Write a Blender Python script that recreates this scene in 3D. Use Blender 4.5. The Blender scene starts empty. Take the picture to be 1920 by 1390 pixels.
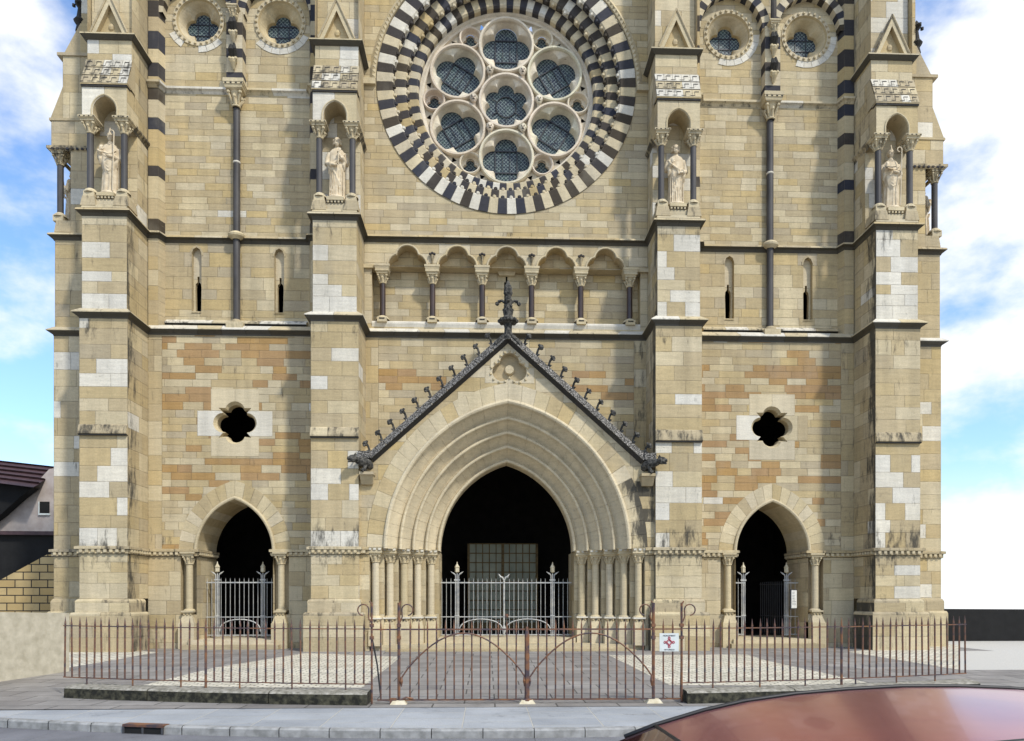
import bpy, bmesh, math, random
from mathutils import Vector, Matrix
R = math.radians
S = bpy.context.scene
# ---------------------------------------------------------------- camera
CX, CY, CZ, YAW, FPX = -0.70, -25.0, 1.73, 2.0, 1375.0
cam = bpy.data.cameras.new('camera'); co = bpy.data.objects.new('camera', cam); S.collection.objects.link(co)
co.location = (CX, CY, CZ); co.rotation_euler = (R(90), 0, R(-YAW))
cam.sensor_width = 36; cam.lens = 36*FPX/1920; cam.shift_y = 425/1920; cam.clip_end = 3000; cam.clip_start = 0.1
S.camera = co
S.render.resolution_x = 1024; S.render.resolution_y = 741
# ---------------------------------------------------------------- world, sun, exposure
SUN_EL, SUN_AZ = 47.0, 40.0      # azimuth measured from the facade normal towards the right
w = bpy.data.worlds.new('World'); S.world = w; w.use_nodes = True
nt = w.node_tree; nt.nodes.clear(); N = nt.nodes.new; Lk = nt.links.new
out = N('ShaderNodeOutputWorld'); bg = N('ShaderNodeBackground'); bg.inputs[1].default_value = 0.115
sky = N('ShaderNodeTexSky'); sky.sky_type = 'NISHITA'; sky.sun_disc = False
sky.sun_elevation = R(SUN_EL); sky.sun_rotation = R(180-SUN_AZ); sky.air_density = 1.3; sky.ozone_density = 2.0; sky.dust_density = 0.6
tc = N('ShaderNodeTexCoord'); sep = N('ShaderNodeSeparateXYZ'); Lk(tc.outputs['Generated'], sep.inputs[0])
mx = N('ShaderNodeMath'); mx.operation = 'MAXIMUM'; mx.inputs[1].default_value = 0.03; Lk(sep.outputs[2], mx.inputs[0])
cmb = N('ShaderNodeCombineXYZ'); Lk(sep.outputs[0], cmb.inputs[0]); Lk(sep.outputs[1], cmb.inputs[1]); Lk(mx.outputs[0], cmb.inputs[2])
Lk(cmb.outputs[0], sky.inputs[0])
mp = N('ShaderNodeMapping'); mp.inputs['Scale'].default_value = (1, 1, 1.7); mp.inputs['Location'].default_value = (3.1, 0.4, 0.22)
Lk(tc.outputs['Generated'], mp.inputs[0])
nz = N('ShaderNodeTexNoise'); nz.inputs['Scale'].default_value = 4.2; nz.inputs['Detail'].default_value = 8; nz.inputs['Roughness'].default_value = .55
Lk(mp.outputs[0], nz.inputs['Vector'])
xr = N('ShaderNodeMapRange'); xr.inputs[1].default_value = -0.62; xr.inputs[2].default_value = 0.45; xr.inputs[3].default_value = -0.045; xr.inputs[4].default_value = 0.055
Lk(sep.outputs[0], xr.inputs[0])
ad = N('ShaderNodeMath'); ad.operation = 'ADD'; Lk(nz.outputs[0], ad.inputs[0]); Lk(xr.outputs[0], ad.inputs[1])
cr = N('ShaderNodeMapRange'); cr.inputs[1].default_value = 0.42; cr.inputs[2].default_value = 0.62; cr.interpolation_type = 'SMOOTHSTEP'
Lk(ad.outputs[0], cr.inputs[0])
hz = N('ShaderNodeMapRange'); hz.inputs[1].default_value = 0.16; hz.inputs[2].default_value = 0.0; hz.inputs[3].default_value = 0; hz.inputs[4].default_value = 0.75
Lk(sep.outputs[2], hz.inputs[0])
cm = N('ShaderNodeMath'); cm.operation = 'MAXIMUM'; Lk(cr.outputs[0], cm.inputs[0]); Lk(hz.outputs[0], cm.inputs[1])
sk2 = N('ShaderNodeMix'); sk2.data_type = 'RGBA'; sk2.blend_type = 'MULTIPLY'; sk2.inputs[0].default_value = 1; sk2.inputs[7].default_value = (1.25, 1.5, 1.85, 1)
Lk(sky.outputs[0], sk2.inputs[6])
mxc = N('ShaderNodeMix'); mxc.data_type = 'RGBA'; mxc.inputs[7].default_value = (8.6, 8.7, 8.8, 1)
Lk(cm.outputs[0], mxc.inputs[0]); Lk(sk2.outputs[2], mxc.inputs[6]); Lk(mxc.outputs[2], bg.inputs[0]); Lk(bg.outputs[0], out.inputs[0])
sl = bpy.data.lights.new('sun', 'SUN'); sl.energy = 3.1; sl.angle = R(4); sl.color = (1, .955, .87)
so = bpy.data.objects.new('sun', sl); S.collection.objects.link(so)
d = Vector((math.sin(R(SUN_AZ))*math.cos(R(SUN_EL)), -math.cos(R(SUN_AZ))*math.cos(R(SUN_EL)), math.sin(R(SUN_EL))))
so.rotation_euler = d.to_track_quat('Z', 'Y').to_euler(); so.location = (10, -20, 30)
S.view_settings.view_transform = 'Standard'; S.view_settings.look = 'None'; S.view_settings.gamma = 1
S.view_settings.exposure = 0.22
# ---------------------------------------------------------------- helpers
def at(px, py, Y):               # a point of the place from a measured picture position and its plane Y
    th = R(YAW); u = (px-960)/FPX; v = (1120-py)/FPX
    t = (Y-CY)/(math.cos(th)-u*math.sin(th))
    return CX+t*(math.sin(th)+u*math.cos(th)), CZ+t*v
def gr(px, py, z=0.0):           # a point on the ground
    v = (1120-py)/FPX; t = (z-CZ)/v; u = (px-960)/FPX; th = R(YAW)
    return CX+t*(math.sin(th)+u*math.cos(th)), CY+t*(math.cos(th)-u*math.sin(th))
rnd = random.Random(7)
def nodes(name):
    m = bpy.data.materials.new(name); m.use_nodes = True
    n = m.node_tree; return m, n, n.nodes['Principled BSDF']
def noise(n, scale, detail=4, vec=None, sc=None, coord='Object', rough=.55):
    x = n.nodes.new('ShaderNodeTexNoise'); x.inputs['Scale'].default_value = scale; x.inputs['Detail'].default_value = detail
    x.inputs['Roughness'].default_value = rough
    t = n.nodes.new('ShaderNodeTexCoord'); mpp = n.nodes.new('ShaderNodeMapping'); mpp.inputs['Scale'].default_value = sc or (1, 1, 1)
    n.links.new(t.outputs[coord], mpp.inputs[0]); n.links.new(mpp.outputs[0], x.inputs['Vector']); return x
def ramp(n, src, stops, interp='LINEAR'):
    r = n.nodes.new('ShaderNodeValToRGB'); r.color_ramp.interpolation = interp
    e = r.color_ramp.elements
    while len(e) < len(stops): e.new(.5)
    for i, (p, c) in enumerate(stops):
        e[i].position = p; e[i].color = (*(c if isinstance(c, tuple) else (c, c, c)), 1)
    n.links.new(src, r.inputs[0]); return r
def mrange(n, src, a, b, c=0, d=1, smooth=False):
    r = n.nodes.new('ShaderNodeMapRange'); n.links.new(src, r.inputs[0])
    for i, v in zip((1, 2, 3, 4), (a, b, c, d)): r.inputs[i].default_value = v
    if smooth: r.interpolation_type = 'SMOOTHSTEP'
    return r
def mix(n, f, a, b, blend='MIX'):
    m = n.nodes.new('ShaderNodeMix'); m.data_type = 'RGBA'; m.blend_type = blend
    for i, v in ((0, f), (6, a), (7, b)):
        if isinstance(v, (int, float)): m.inputs[i].default_value = v if i == 0 else (v, v, v, 1)
        elif isinstance(v, tuple): m.inputs[i].default_value = (*v, 1)
        else: n.links.new(v, m.inputs[i])
    return m.outputs[2]
def math_(n, op, a, b=None):
    m = n.nodes.new('ShaderNodeMath'); m.operation = op
    for i, v in ((0, a), (1, b)):
        if v is None: continue
        if isinstance(v, (int, float)): m.inputs[i].default_value = v
        else: n.links.new(v, m.inputs[i])
    return m.outputs[0]
def bump(n, b, src, dist, strength=1.0):
    u = n.nodes.new('ShaderNodeBump'); u.inputs['Distance'].default_value = dist; u.inputs['Strength'].default_value = strength
    n.links.new(src, u.inputs['Height']); n.links.new(u.outputs[0], b.inputs['Normal'])
def mottled(name, c1, c2, scale=6, rough=.85, lo=.35, hi=.65, bd=0.0, metal=0, detail=6, sc=None):
    m, n, b = nodes(name)
    x = noise(n, scale, detail, sc=sc); r = ramp(n, x.outputs[0], [(lo, c1), (hi, c2)])
    n.links.new(r.outputs[0], b.inputs['Base Color']); b.inputs['Roughness'].default_value = rough; b.inputs['Metallic'].default_value = metal
    if bd: bump(n, b, x.outputs[0], bd)
    return m
# masonry: every stone carries its own colour (attribute Col, alpha = amount of darkening), its size and the position inside it, so joints are cut per stone
def masonry():
    m, n, b = nodes('limestone masonry')
    at_ = n.nodes.new('ShaderNodeAttribute'); at_.attribute_name = 'Col'
    lu = n.nodes.new('ShaderNodeUVMap'); lu.uv_map = 'Loc'; su = n.nodes.new('ShaderNodeUVMap'); su.uv_map = 'Size'
    l = n.nodes.new('ShaderNodeSeparateXYZ'); s = n.nodes.new('ShaderNodeSeparateXYZ')
    n.links.new(lu.outputs[0], l.inputs[0]); n.links.new(su.outputs[0], s.inputs[0])
    wob = noise(n, 5, 3); wv = mrange(n, wob.outputs[0], .3, .7, -.006, .006)
    dx = math_(n, 'MINIMUM', l.outputs[0], math_(n, 'SUBTRACT', s.outputs[0], l.outputs[0]))
    dy = math_(n, 'MINIMUM', l.outputs[1], math_(n, 'SUBTRACT', s.outputs[1], l.outputs[1]))
    dd = math_(n, 'ADD', math_(n, 'MINIMUM', dx, dy), wv.outputs[0])
    jn = mrange(n, dd, .002, .011, 1, 0, True)
    has = math_(n, 'GREATER_THAN', s.outputs[0], .01)
    jm = math_(n, 'MULTIPLY', jn.outputs[0], has)
    # sediment streaks and pitting of the stone itself
    st = noise(n, 1.6, 7, sc=(1.2, 1.2, 9), rough=.65); fn = noise(n, 22, 5); lg = noise(n, .45, 3)
    v1 = mrange(n, st.outputs[0], .3, .7, .89, 1.09); v2 = mrange(n, fn.outputs[0], .3, .7, .91, 1.08); v3 = mrange(n, lg.outputs[0], .35, .65, .94, 1.04)
    rs = noise(n, 1.0, 6, sc=(2.6, 2.6, .16), rough=.6); v4 = mrange(n, rs.outputs[0], .35, .68, 1.04, .84)
    val = math_(n, 'MULTIPLY', math_(n, 'MULTIPLY', math_(n, 'MULTIPLY', v1.outputs[0], v2.outputs[0]), v3.outputs[0]), v4.outputs[0])
    sh = math_(n, 'POWER', val, 1.0)
    cc = n.nodes.new('ShaderNodeCombineXYZ')
    for i in range(3): n.links.new(sh, cc.inputs[i])
    col = mix(n, 1, at_.outputs['Color'], cc.outputs[0], 'MULTIPLY')
    # weathering pits: thin brown cracks along the bedding
    pk = noise(n, 3.2, 8, sc=(1, 1, 5), rough=.7); pm = mrange(n, pk.outputs[0], .64, .70, 0, .65)
    col = mix(n, pm.outputs[0], col, (.17, .14, .09))
    # lichen grey veil in large patches
    lp = noise(n, .9, 6, sc=(1, 1, .6)); lm = mrange(n, lp.outputs[0], .55, .72, 0, .22, True)
    col = mix(n, lm.outputs[0], col, (.30, .275, .215))
    col = mix(n, math_(n, 'MULTIPLY', jm, .40), col, (.22, .18, .12))
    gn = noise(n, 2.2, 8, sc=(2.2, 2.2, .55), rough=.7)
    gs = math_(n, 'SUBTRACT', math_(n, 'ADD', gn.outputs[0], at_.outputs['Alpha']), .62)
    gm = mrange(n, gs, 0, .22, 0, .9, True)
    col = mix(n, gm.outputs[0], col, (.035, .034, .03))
    n.links.new(col, b.inputs['Base Color']); b.inputs['Roughness'].default_value = .88
    b.inputs['Specular IOR Level'].default_value = .25
    h = math_(n, 'SUBTRACT', math_(n, 'ADD', math_(n, 'MULTIPLY', st.outputs[0], .5), math_(n, 'MULTIPLY', fn.outputs[0], .3)), jm)
    bump(n, b, h, .018, .8)
    return m
M = {}
M['st'] = masonry()
M['blk'] = mottled('dark volcanic stone', (.042, .040, .044), (.085, .08, .082), 5, .7, bd=.01)
M['shaft'] = mottled('dark polished shaft', (.034, .031, .030), (.066, .061, .058), 2.5, .62, sc=(1, 1, .4))
M['brn'] = mottled('brown marble shaft', (.02, .014, .012), (.06, .035, .026), 3.5, .35, sc=(1, 1, .3))
M['moss'] = mottled('weathered coping stone', (.022, .021, .018), (.34, .32, .29), 24, .95, .44, .66, .02, detail=8)
M['mossd'] = mottled('blackened carving', (.018, .018, .016), (.15, .14, .12), 14, .95, .42, .72, .01)
M['dark'] = mottled('shade-painted interior', (.012, .011, .010), (.022, .020, .018), 3, .95)  # deep shade of the hall put into a near-black colour
M['rust'] = mottled('rusty iron', (.050, .036, .045), (.20, .085, .032), 4, .62, .40, .62, .002, sc=(1, 1, 1.6))
M['white'] = mottled('pale painted iron', (.30, .31, .32), (.52, .51, .46), 7, .5)
M['lantern'] = mottled('pale stone lantern', (.48, .42, .28), (.62, .56, .42), 9, .8)
def plain(name, c, rough=.8, metal=0):
    return mottled(name, tuple(x*.88 for x in c), tuple(min(1, x*1.08) for x in c), 9, rough, metal=metal)
M['steel'] = plain('grey steel', (.07, .07, .075), .5, .3)
# palette of the stones
PAL = {'t': (.445, .355, .205), 'g': (.425, .350, .222), 'c': (.525, .442, .285), 'y': (.468, .362, .190), 'w': (.635, .595, .50),
       'o': (.375, .240, .108), 'k': (.050, .045, .044), 'p': (.55, .47, .32)}
def pick(code=None, rn=rnd):
    if code is None: code = rn.choices('tgcyw', (42, 22, 24, 10, 2))[0]
    c = PAL[code]; f = rn.uniform(.95, 1.05) if code != 'w' else rn.uniform(.93, 1.04); h = rn.uniform(-.012, .012)
    return (c[0]*f+h, c[1]*f+h*.3, c[2]*f-h, 0.0)
class MB:
    def __init__(s): s.v = []; s.f = []; s.m = []; s.loc = []; s.siz = []; s.col = []; s.sm = []
    def poly(s, pts, col=None, mat=0, loc=None, size=(0, 0), grime=None, smooth=False):
        i = len(s.v); s.v += [tuple(p) for p in pts]; s.f.append(tuple(range(i, i+len(pts)))); s.m.append(mat); s.sm.append(smooth)
        c = col or (*PAL['c'], 0)
        for k in range(len(pts)):
            s.loc.append(loc[k] if loc else (0, 0)); s.siz.append(size)
            s.col.append((c[0], c[1], c[2], c[3] if grime is None else grime[k]))
    def build(s, name, mats, parent=None, merge=False):
        me = bpy.data.meshes.new(name); me.from_pydata(s.v, [], s.f)
        for mm in (mats if isinstance(mats, list) else [mats]): me.materials.append(mm)
        me.polygons.foreach_set('material_index', s.m); me.polygons.foreach_set('use_smooth', s.sm)
        a = me.uv_layers.new(name='Loc'); b = me.uv_layers.new(name='Size')
        a.data.foreach_set('uv', [x for p in s.loc for x in p]); b.data.foreach_set('uv', [x for p in s.siz for x in p])
        c = me.color_attributes.new('Col', 'FLOAT_COLOR', 'CORNER'); c.data.foreach_set('color', [x for p in s.col for x in p])
        if merge:
            bm = bmesh.new(); bm.from_mesh(me); bmesh.ops.remove_doubles(bm, verts=bm.verts, dist=1e-5); bm.to_mesh(me); bm.free()
        me.update()
        o = bpy.data.objects.new(name, me); S.collection.objects.link(o)
        if parent: o.parent = parent; o.matrix_parent_inverse = parent.matrix_world.inverted()
        return o
    # plain solids (col = one stone colour)
    def box(s, x0, x1, y0, y1, z0, z1, col=None, mat=0, M4=None, joint=False):
        P = [(x, y, z) for x in (x0, x1) for y in (y0, y1) for z in (z0, z1)]
        if M4: P = [tuple(M4 @ Vector(p)) for p in P]
        for q, sz in (((0, 1, 3, 2), (z1-z0, y1-y0)), ((4, 6, 7, 5), (y1-y0, z1-z0)), ((0, 4, 5, 1), (x1-x0, z1-z0)), ((2, 3, 7, 6), (z1-z0, x1-x0)), ((0, 2, 6, 4), (y1-y0, x1-x0)), ((1, 5, 7, 3), (x1-x0, y1-y0))):
            s.poly([P[k] for k in q], col, mat, loc=[(0, 0), (sz[0], 0), (sz[0], sz[1]), (0, sz[1])] if joint else None, size=sz if joint else (0, 0))
    def frustum(s, x0, x1, y0, y1, z0, X0, X1, Y0, Y1, z1, col=None, mat=0):
        P = [(x0, y0, z0), (x1, y0, z0), (x1, y1, z0), (x0, y1, z0), (X0, Y0, z1), (X1, Y0, z1), (X1, Y1, z1), (X0, Y1, z1)]
        for q in ((0, 1, 5, 4), (1, 2, 6, 5), (2, 3, 7, 6), (3, 0, 4, 7), (4, 5, 6, 7), (3, 2, 1, 0)): s.poly([P[k] for k in q], col, mat)
    def lathe(s, x, y, prof, n=14, col=None, mat=0, a0=0, a1=2*math.pi, sx=1, sy=1):
        for (r0, z0), (r1, z1) in zip(prof, prof[1:]):
            for k in range(n):
                a, b = a0+(a1-a0)*k/n, a0+(a1-a0)*(k+1)/n
                q = [(x+r0*math.cos(a)*sx, y+r0*math.sin(a)*sy, z0), (x+r0*math.cos(b)*sx, y+r0*math.sin(b)*sy, z0), (x+r1*math.cos(b)*sx, y+r1*math.sin(b)*sy, z1), (x+r1*math.cos(a)*sx, y+r1*math.sin(a)*sy, z1)]
                if r0 < 1e-6: q = q[1:]
                elif r1 < 1e-6: q = q[:3]
                s.poly(q, col, mat, smooth=True)
    def ball(s, c, r, col=None, mat=0, n=8, sc=(1, 1, 1), rot=None):
        for i in range(n//2):
            for k in range(n):
                p = []
                for (ii, kk) in ((i, k), (i, k+1), (i+1, k+1), (i+1, k)):
                    t = math.pi*ii/(n//2); a = 2*math.pi*kk/n
                    v = Vector((math.sin(t)*math.cos(a)*r*sc[0], math.sin(t)*math.sin(a)*r*sc[1], math.cos(t)*r*sc[2]))
                    if rot: v = rot @ v
                    p.append((c[0]+v.x, c[1]+v.y, c[2]+v.z))
                p.reverse()
                if i == 0: p = p[:3]
                elif i == n//2-1: p = [p[0], p[2], p[3]] if False else [p[1], p[2], p[3]]
                s.poly(p, col, mat, smooth=True)
    def tube(s, pts, rad, n=8, col=None, mat=0, caps=True, smooth=True):
        pts = [Vector(p) for p in pts]; rad = rad if isinstance(rad, (list, tuple)) else [rad]*len(pts)
        rings = []; prev = None
        for i, p in enumerate(pts):
            t = (pts[min(i+1, len(pts)-1)]-pts[max(i-1, 0)]).normalized()
            up = prev or (Vector((0, 1, 0)) if abs(t.y) < .9 else Vector((1, 0, 0)))
            a = t.cross(up).normalized(); b = a.cross(t).normalized(); prev = b
            rings.append([p+(a*math.cos(2*math.pi*k/n+math.pi/n)+b*math.sin(2*math.pi*k/n+math.pi/n))*rad[i] for k in range(n)])
        for r0, r1 in zip(rings, rings[1:]):
            for k in range(n): s.poly([r0[k], r1[k], r1[(k+1) % n], r0[(k+1) % n]], col, mat, smooth=smooth and n > 4)
        if caps: s.poly(rings[0], col, mat); s.poly(rings[-1][::-1], col, mat)
# ---- stones on a plane, with convex holes cut out
def diff(poly, hole):
    """poly minus a convex counter-clockwise hole, as convex pieces; vertices are (u, v)"""
    res = []; rest = poly
    hx = [p[0] for p in hole]; hy = [p[1] for p in hole]; px = [p[0] for p in poly]; py = [p[1] for p in poly]
    if min(px) >= max(hx) or max(px) <= min(hx) or min(py) >= max(hy) or max(py) <= min(hy): return [poly]
    for a, b in zip(hole, hole[1:]+hole[:1]):
        ins, ou = [], []
        nx, ny = -(b[1]-a[1]), b[0]-a[0]
        dl = [nx*(p[0]-a[0])+ny*(p[1]-a[1]) for p in rest]
        for i in range(len(rest)):
            p, q, dp, dq = rest[i], rest[(i+1) % len(rest)], dl[i], dl[(i+1) % len(rest)]
            (ins if dp >= 0 else ou).append(p)
            if (dp >= 0) != (dq >= 0):
                t = dp/(dp-dq); x = (p[0]+t*(q[0]-p[0]), p[1]+t*(q[1]-p[1])); ins.append(x); ou.append(x)
        if len(ou) > 2 and abs(sum(ou[i-1][0]*ou[i][1]-ou[i][0]*ou[i-1][1] for i in range(len(ou)))) > 1e-6: res.append(ou)
        rest = ins
        if len(rest) < 3: break
    return res
def rows_random(u0, u1, v0, v1, hmin, hmax, wmin, wmax, code=None, rn=rnd, fixed=None):
    rows = []; v = v0
    edges = [v0]
    if fixed: edges = fixed
    else:
        while v < v1-hmin*.6:
            v = min(v1, v+rn.uniform(hmin, hmax))
            if v1-v < hmin*.6: v = v1
            edges.append(v)
        if edges[-1] < v1: edges.append(v1)
    for a, b in zip(edges, edges[1:]):
        st = []; u = u0-rn.uniform(0, wmax*.6)
        while u < u1:
            q = u+rn.uniform(wmin, wmax)
            if u1-q < wmin*.4: q = u1
            if q > u0:
                cc = code((max(u, u0)+min(q, u1))/2, (a+b)/2) if code else None
                st.append((max(u, u0), min(q, u1), cc))
            u = q
        rows.append((a, b, st))
    return rows
def lay(mb, rows, P, holes=(), grime=None, mat=0, rn=rnd, eps=1e-4):
    """rows of stones laid on the surface P(u, v) -> (x, y, z)"""
    for a, b, st in rows:
        for u0, u1, cc in st:
            col = cc if isinstance(cc, tuple) else pick(cc, rn)
            pieces = [[(u0, a), (u1, a), (u1, b), (u0, b)]]
            for h in holes:
                nx = []
                for pc in pieces: nx += diff(pc, h)
                pieces = nx
            for pc in pieces:
                g = [grime(*q) for q in pc] if grime else None
                mb.poly([P(*q) for q in pc], col, mat, [(q[0]-u0, q[1]-a) for q in pc], (u1-u0, b-a), g)
def circ(cx, cz, r, n=32): return [(cx+r*math.cos(2*math.pi*k/n), cz+r*math.sin(2*math.pi*k/n)) for k in range(n)]
def rect(x0, x1, z0, z1): return [(x0, z0), (x1, z0), (x1, z1), (x0, z1)]
def arch_pts(w_, c, zs, n=16, x0=0.0, full=True):
    """pointed arch from its right foot over the apex to its left foot"""
    Rr = w_+c; fa = math.acos(c/Rr)
    r = [(x0-c+Rr*math.cos(fa*k/n), zs+Rr*math.sin(fa*k/n)) for k in range(n+1)]
    return r+[(2*x0-p[0], p[1]) for p in r[-2::-1]]
def arch_hole(w_, c, zs, zb, n=16, x0=0.0): return [(x0-w_, zb), (x0+w_, zb)]+arch_pts(w_, c, zs, n, x0)
def union_outline(cs, ctr, n=28, keep=lambda p: True):
    """outline of a star-shaped union of convex outlines"""
    ms = []
    polys = [c if isinstance(c[0], tuple) else circ(*c, n=n) for c in cs]
    best = []
    for k in range(180):
        a = 2*math.pi*k/180; dx, dz = math.cos(a), math.sin(a); m = 0
        for pl in polys:
            for p, q in zip(pl, pl[1:]+pl[:1]):
                ex, ez = q[0]-p[0], q[1]-p[1]; den = dx*ez-dz*ex
                if abs(den) < 1e-12: continue
                t = ((p[0]-ctr[0])*ez-(p[1]-ctr[1])*ex)/den; s_ = ((p[0]-ctr[0])*dz-(p[1]-ctr[1])*dx)/den
                if 0 <= s_ <= 1 and t > m: m = t
        best.append((ctr[0]+dx*m, ctr[1]+dz*m))
    return best
def strip(mb, ol, y0, y1, col=None, mat=0, closed=True, smooth=False, ol2=None, inward=True):
    """reveal between outline ol at y0 and ol2 (or ol) at y1; outline counter-clockwise seen from the front"""
    ol2 = ol2 or ol; n = len(ol)
    for k in range(n if closed else n-1):
        a, b, c, d_ = ol[k], ol[(k+1) % n], ol2[(k+1) % n], ol2[k]
        mb.poly([(a[0], y0, a[1]), (d_[0], y1, d_[1]), (c[0], y1, c[1]), (b[0], y0, b[1])], col, mat, smooth=smooth)
def roll(mb, pts, r, col=None, mat=0, n=6, closed=False):
    P_ = [Vector(p) for p in pts]; N_ = len(P_)
    rings = []
    for i in range(N_):
        t = (P_[(i+1) % N_]-P_[i-1]) if closed else (P_[min(i+1, N_-1)]-P_[max(i-1, 0)])
        t.normalize(); b = Vector((0, 1, 0)); a = t.cross(b).normalized()
        rings.append([P_[i]+(a*math.cos(2*math.pi*k/n)+b*math.sin(2*math.pi*k/n))*r for k in range(n)])
    for i in range(N_ if closed else N_-1):
        r0, r1 = rings[i], rings[(i+1) % N_]
        for k in range(n): mb.poly([r0[k], r1[k], r1[(k+1) % n], r0[(k+1) % n]], col, mat, smooth=True)
def sweep(mb, path, prof, colf=None, mat=0, jl=1.1, grime=0.0, cap=True, dark_amt=.0):
    """moulding along a plan polyline walked with the outside on the right; prof = [(out, z)]"""
    n = len(path); nor = []
    for a, b in zip(path, path[1:]):
        dx, dy = b[0]-a[0], b[1]-a[1]; L_ = math.hypot(dx, dy); nor.append((dy/L_, -dx/L_))
    mit = []
    for i in range(n):
        if i == 0: m_ = nor[0]
        elif i == n-1: m_ = nor[-1]
        else:
            a, b = nor[i-1], nor[i]; s_ = 1+a[0]*b[0]+a[1]*b[1]; m_ = ((a[0]+b[0])/s_, (a[1]+b[1])/s_)
        mit.append(m_)
    for i in range(n-1):
        L_ = math.hypot(path[i+1][0]-path[i][0], path[i+1][1]-path[i][1]); ns = max(1, round(L_/jl))
        for k in range(ns):
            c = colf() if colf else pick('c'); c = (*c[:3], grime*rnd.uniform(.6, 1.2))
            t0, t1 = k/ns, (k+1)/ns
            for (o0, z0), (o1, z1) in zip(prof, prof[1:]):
                cu = (*c[:3], dark_amt) if dark_amt and o1 < o0 and z1 < z0 else c  # faces turned downwards take their own darker amount
                def pt(t, o, z):
                    ax, ay = path[i][0]+mit[i][0]*o, path[i][1]+mit[i][1]*o; bx, by = path[i+1][0]+mit[i+1][0]*o, path[i+1][1]+mit[i+1][1]*o
                    return (ax+(bx-ax)*t, ay+(by-ay)*t, z)
                mb.poly([pt(t0, o0, z0), pt(t1, o0, z0), pt(t1, o1, z1), pt(t0, o1, z1)], cu, mat, [(0, 5), (L_/ns, 5), (L_/ns, 5), (0, 5)], (L_/ns, 10))
    if cap:
        for i in (0, n-1):
            q = [(path[i][0]+mit[i][0]*o, path[i][1]+mit[i][1]*o, z) for o, z in prof]
            mb.poly(q if i else q[::-1], pick('c'), mat)
def PY(y): return lambda u, v: (u, y, v)                 # plane facing the street
def PX(x, sgn): return (lambda u, v: (x, u, v))          # plane facing sideways, u runs along Y
def tag(o, label=None, cat=None, group=None, kind=None):
    if label: o['label'] = label
    if cat: o['category'] = cat
    if group: o['group'] = group
    if kind: o['kind'] = kind
    return o
def empty(name, loc, rz=0):
    o = bpy.data.objects.new(name, None); S.collection.objects.link(o); o.location = loc; o.rotation_euler.z = rz
    o.empty_display_size = .2; bpy.context.view_layer.update(); return o
def copy_tree(o, parent=None):
    c = o.copy(); S.collection.objects.link(c)
    if parent: c.parent = parent
    for ch in list(o.children): copy_tree(ch, c)
    return c
# ================================================================ THE CHURCH
M['leadbar'] = mottled('black window bars', (.008, .009, .014), (.014, .015, .02), 9, .5)
def glassmat():
    m, n, b = nodes('leaded coloured glass')
    t = n.nodes.new('ShaderNodeTexCoord')
    v = n.nodes.new('ShaderNodeTexVoronoi'); v.feature = 'DISTANCE_TO_EDGE'; v.inputs['Scale'].default_value = 11
    n.links.new(t.outputs['Object'], v.inputs['Vector'])
    ws = []
    for rr in (.8, -.8):
        mp_ = n.nodes.new('ShaderNodeMapping'); mp_.inputs['Rotation'].default_value = (0, rr, 0); n.links.new(t.outputs['Object'], mp_.inputs[0])
        w_ = n.nodes.new('ShaderNodeTexWave'); w_.inputs['Scale'].default_value = 3.4; w_.inputs['Distortion'].default_value = 1.6; w_.inputs['Detail Scale'].default_value = 3
        n.links.new(mp_.outputs[0], w_.inputs['Vector']); ws.append(w_.outputs[1])
    wm = math_(n, 'MAXIMUM', ws[0], ws[1])
    c = noise(n, 3.5, 3); cr_ = ramp(n, c.outputs[0], [(.35, (.012, .018, .035)), (.5, (.022, .034, .044)), (.66, (.03, .055, .05))])
    l1 = mrange(n, wm, .86, .97); l2 = mrange(n, v.outputs[0], .02, .05)
    col = mix(n, math_(n, 'MULTIPLY', l1.outputs[0], .75), cr_.outputs[0], (.26, .32, .30))
    col = mix(n, l2.outputs[0], (.008, .01, .03), col)
    n.links.new(col, b.inputs['Base Color']); b.inputs['Roughness'].default_value = .4; b.inputs['Specular IOR Level'].default_value = .25
    bump(n, b, v.outputs[0], .006, .5)
    return m
M['glass'] = glassmat()
church = tag(empty('church', (0, 1, 0)), 'large neo-romanesque limestone church front with black and white ringed rose window and three arched doorways', 'church')
ST = M['st']
def part(mb, name, mats=None, parent=church, label=None):
    o = mb.build(name, mats or ST, parent)
    if label: o['label'] = label
    return o
mir = lambda p: [(-x, y) for x, y in reversed(p)]
ZP, Z1, Z2, Z3, Z4 = 1.68, 3.27, 10.68, 13.92, 19.0      # plinth, dentil string, and the three string courses
XO0, XO1, XI0, XI1, YB = 12.04, 13.54, 4.78, 6.30, -1.40
UO0, UO1, UI0, UI1 = 12.06, 13.46, 4.84, 6.24
EDG = 15.28
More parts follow.
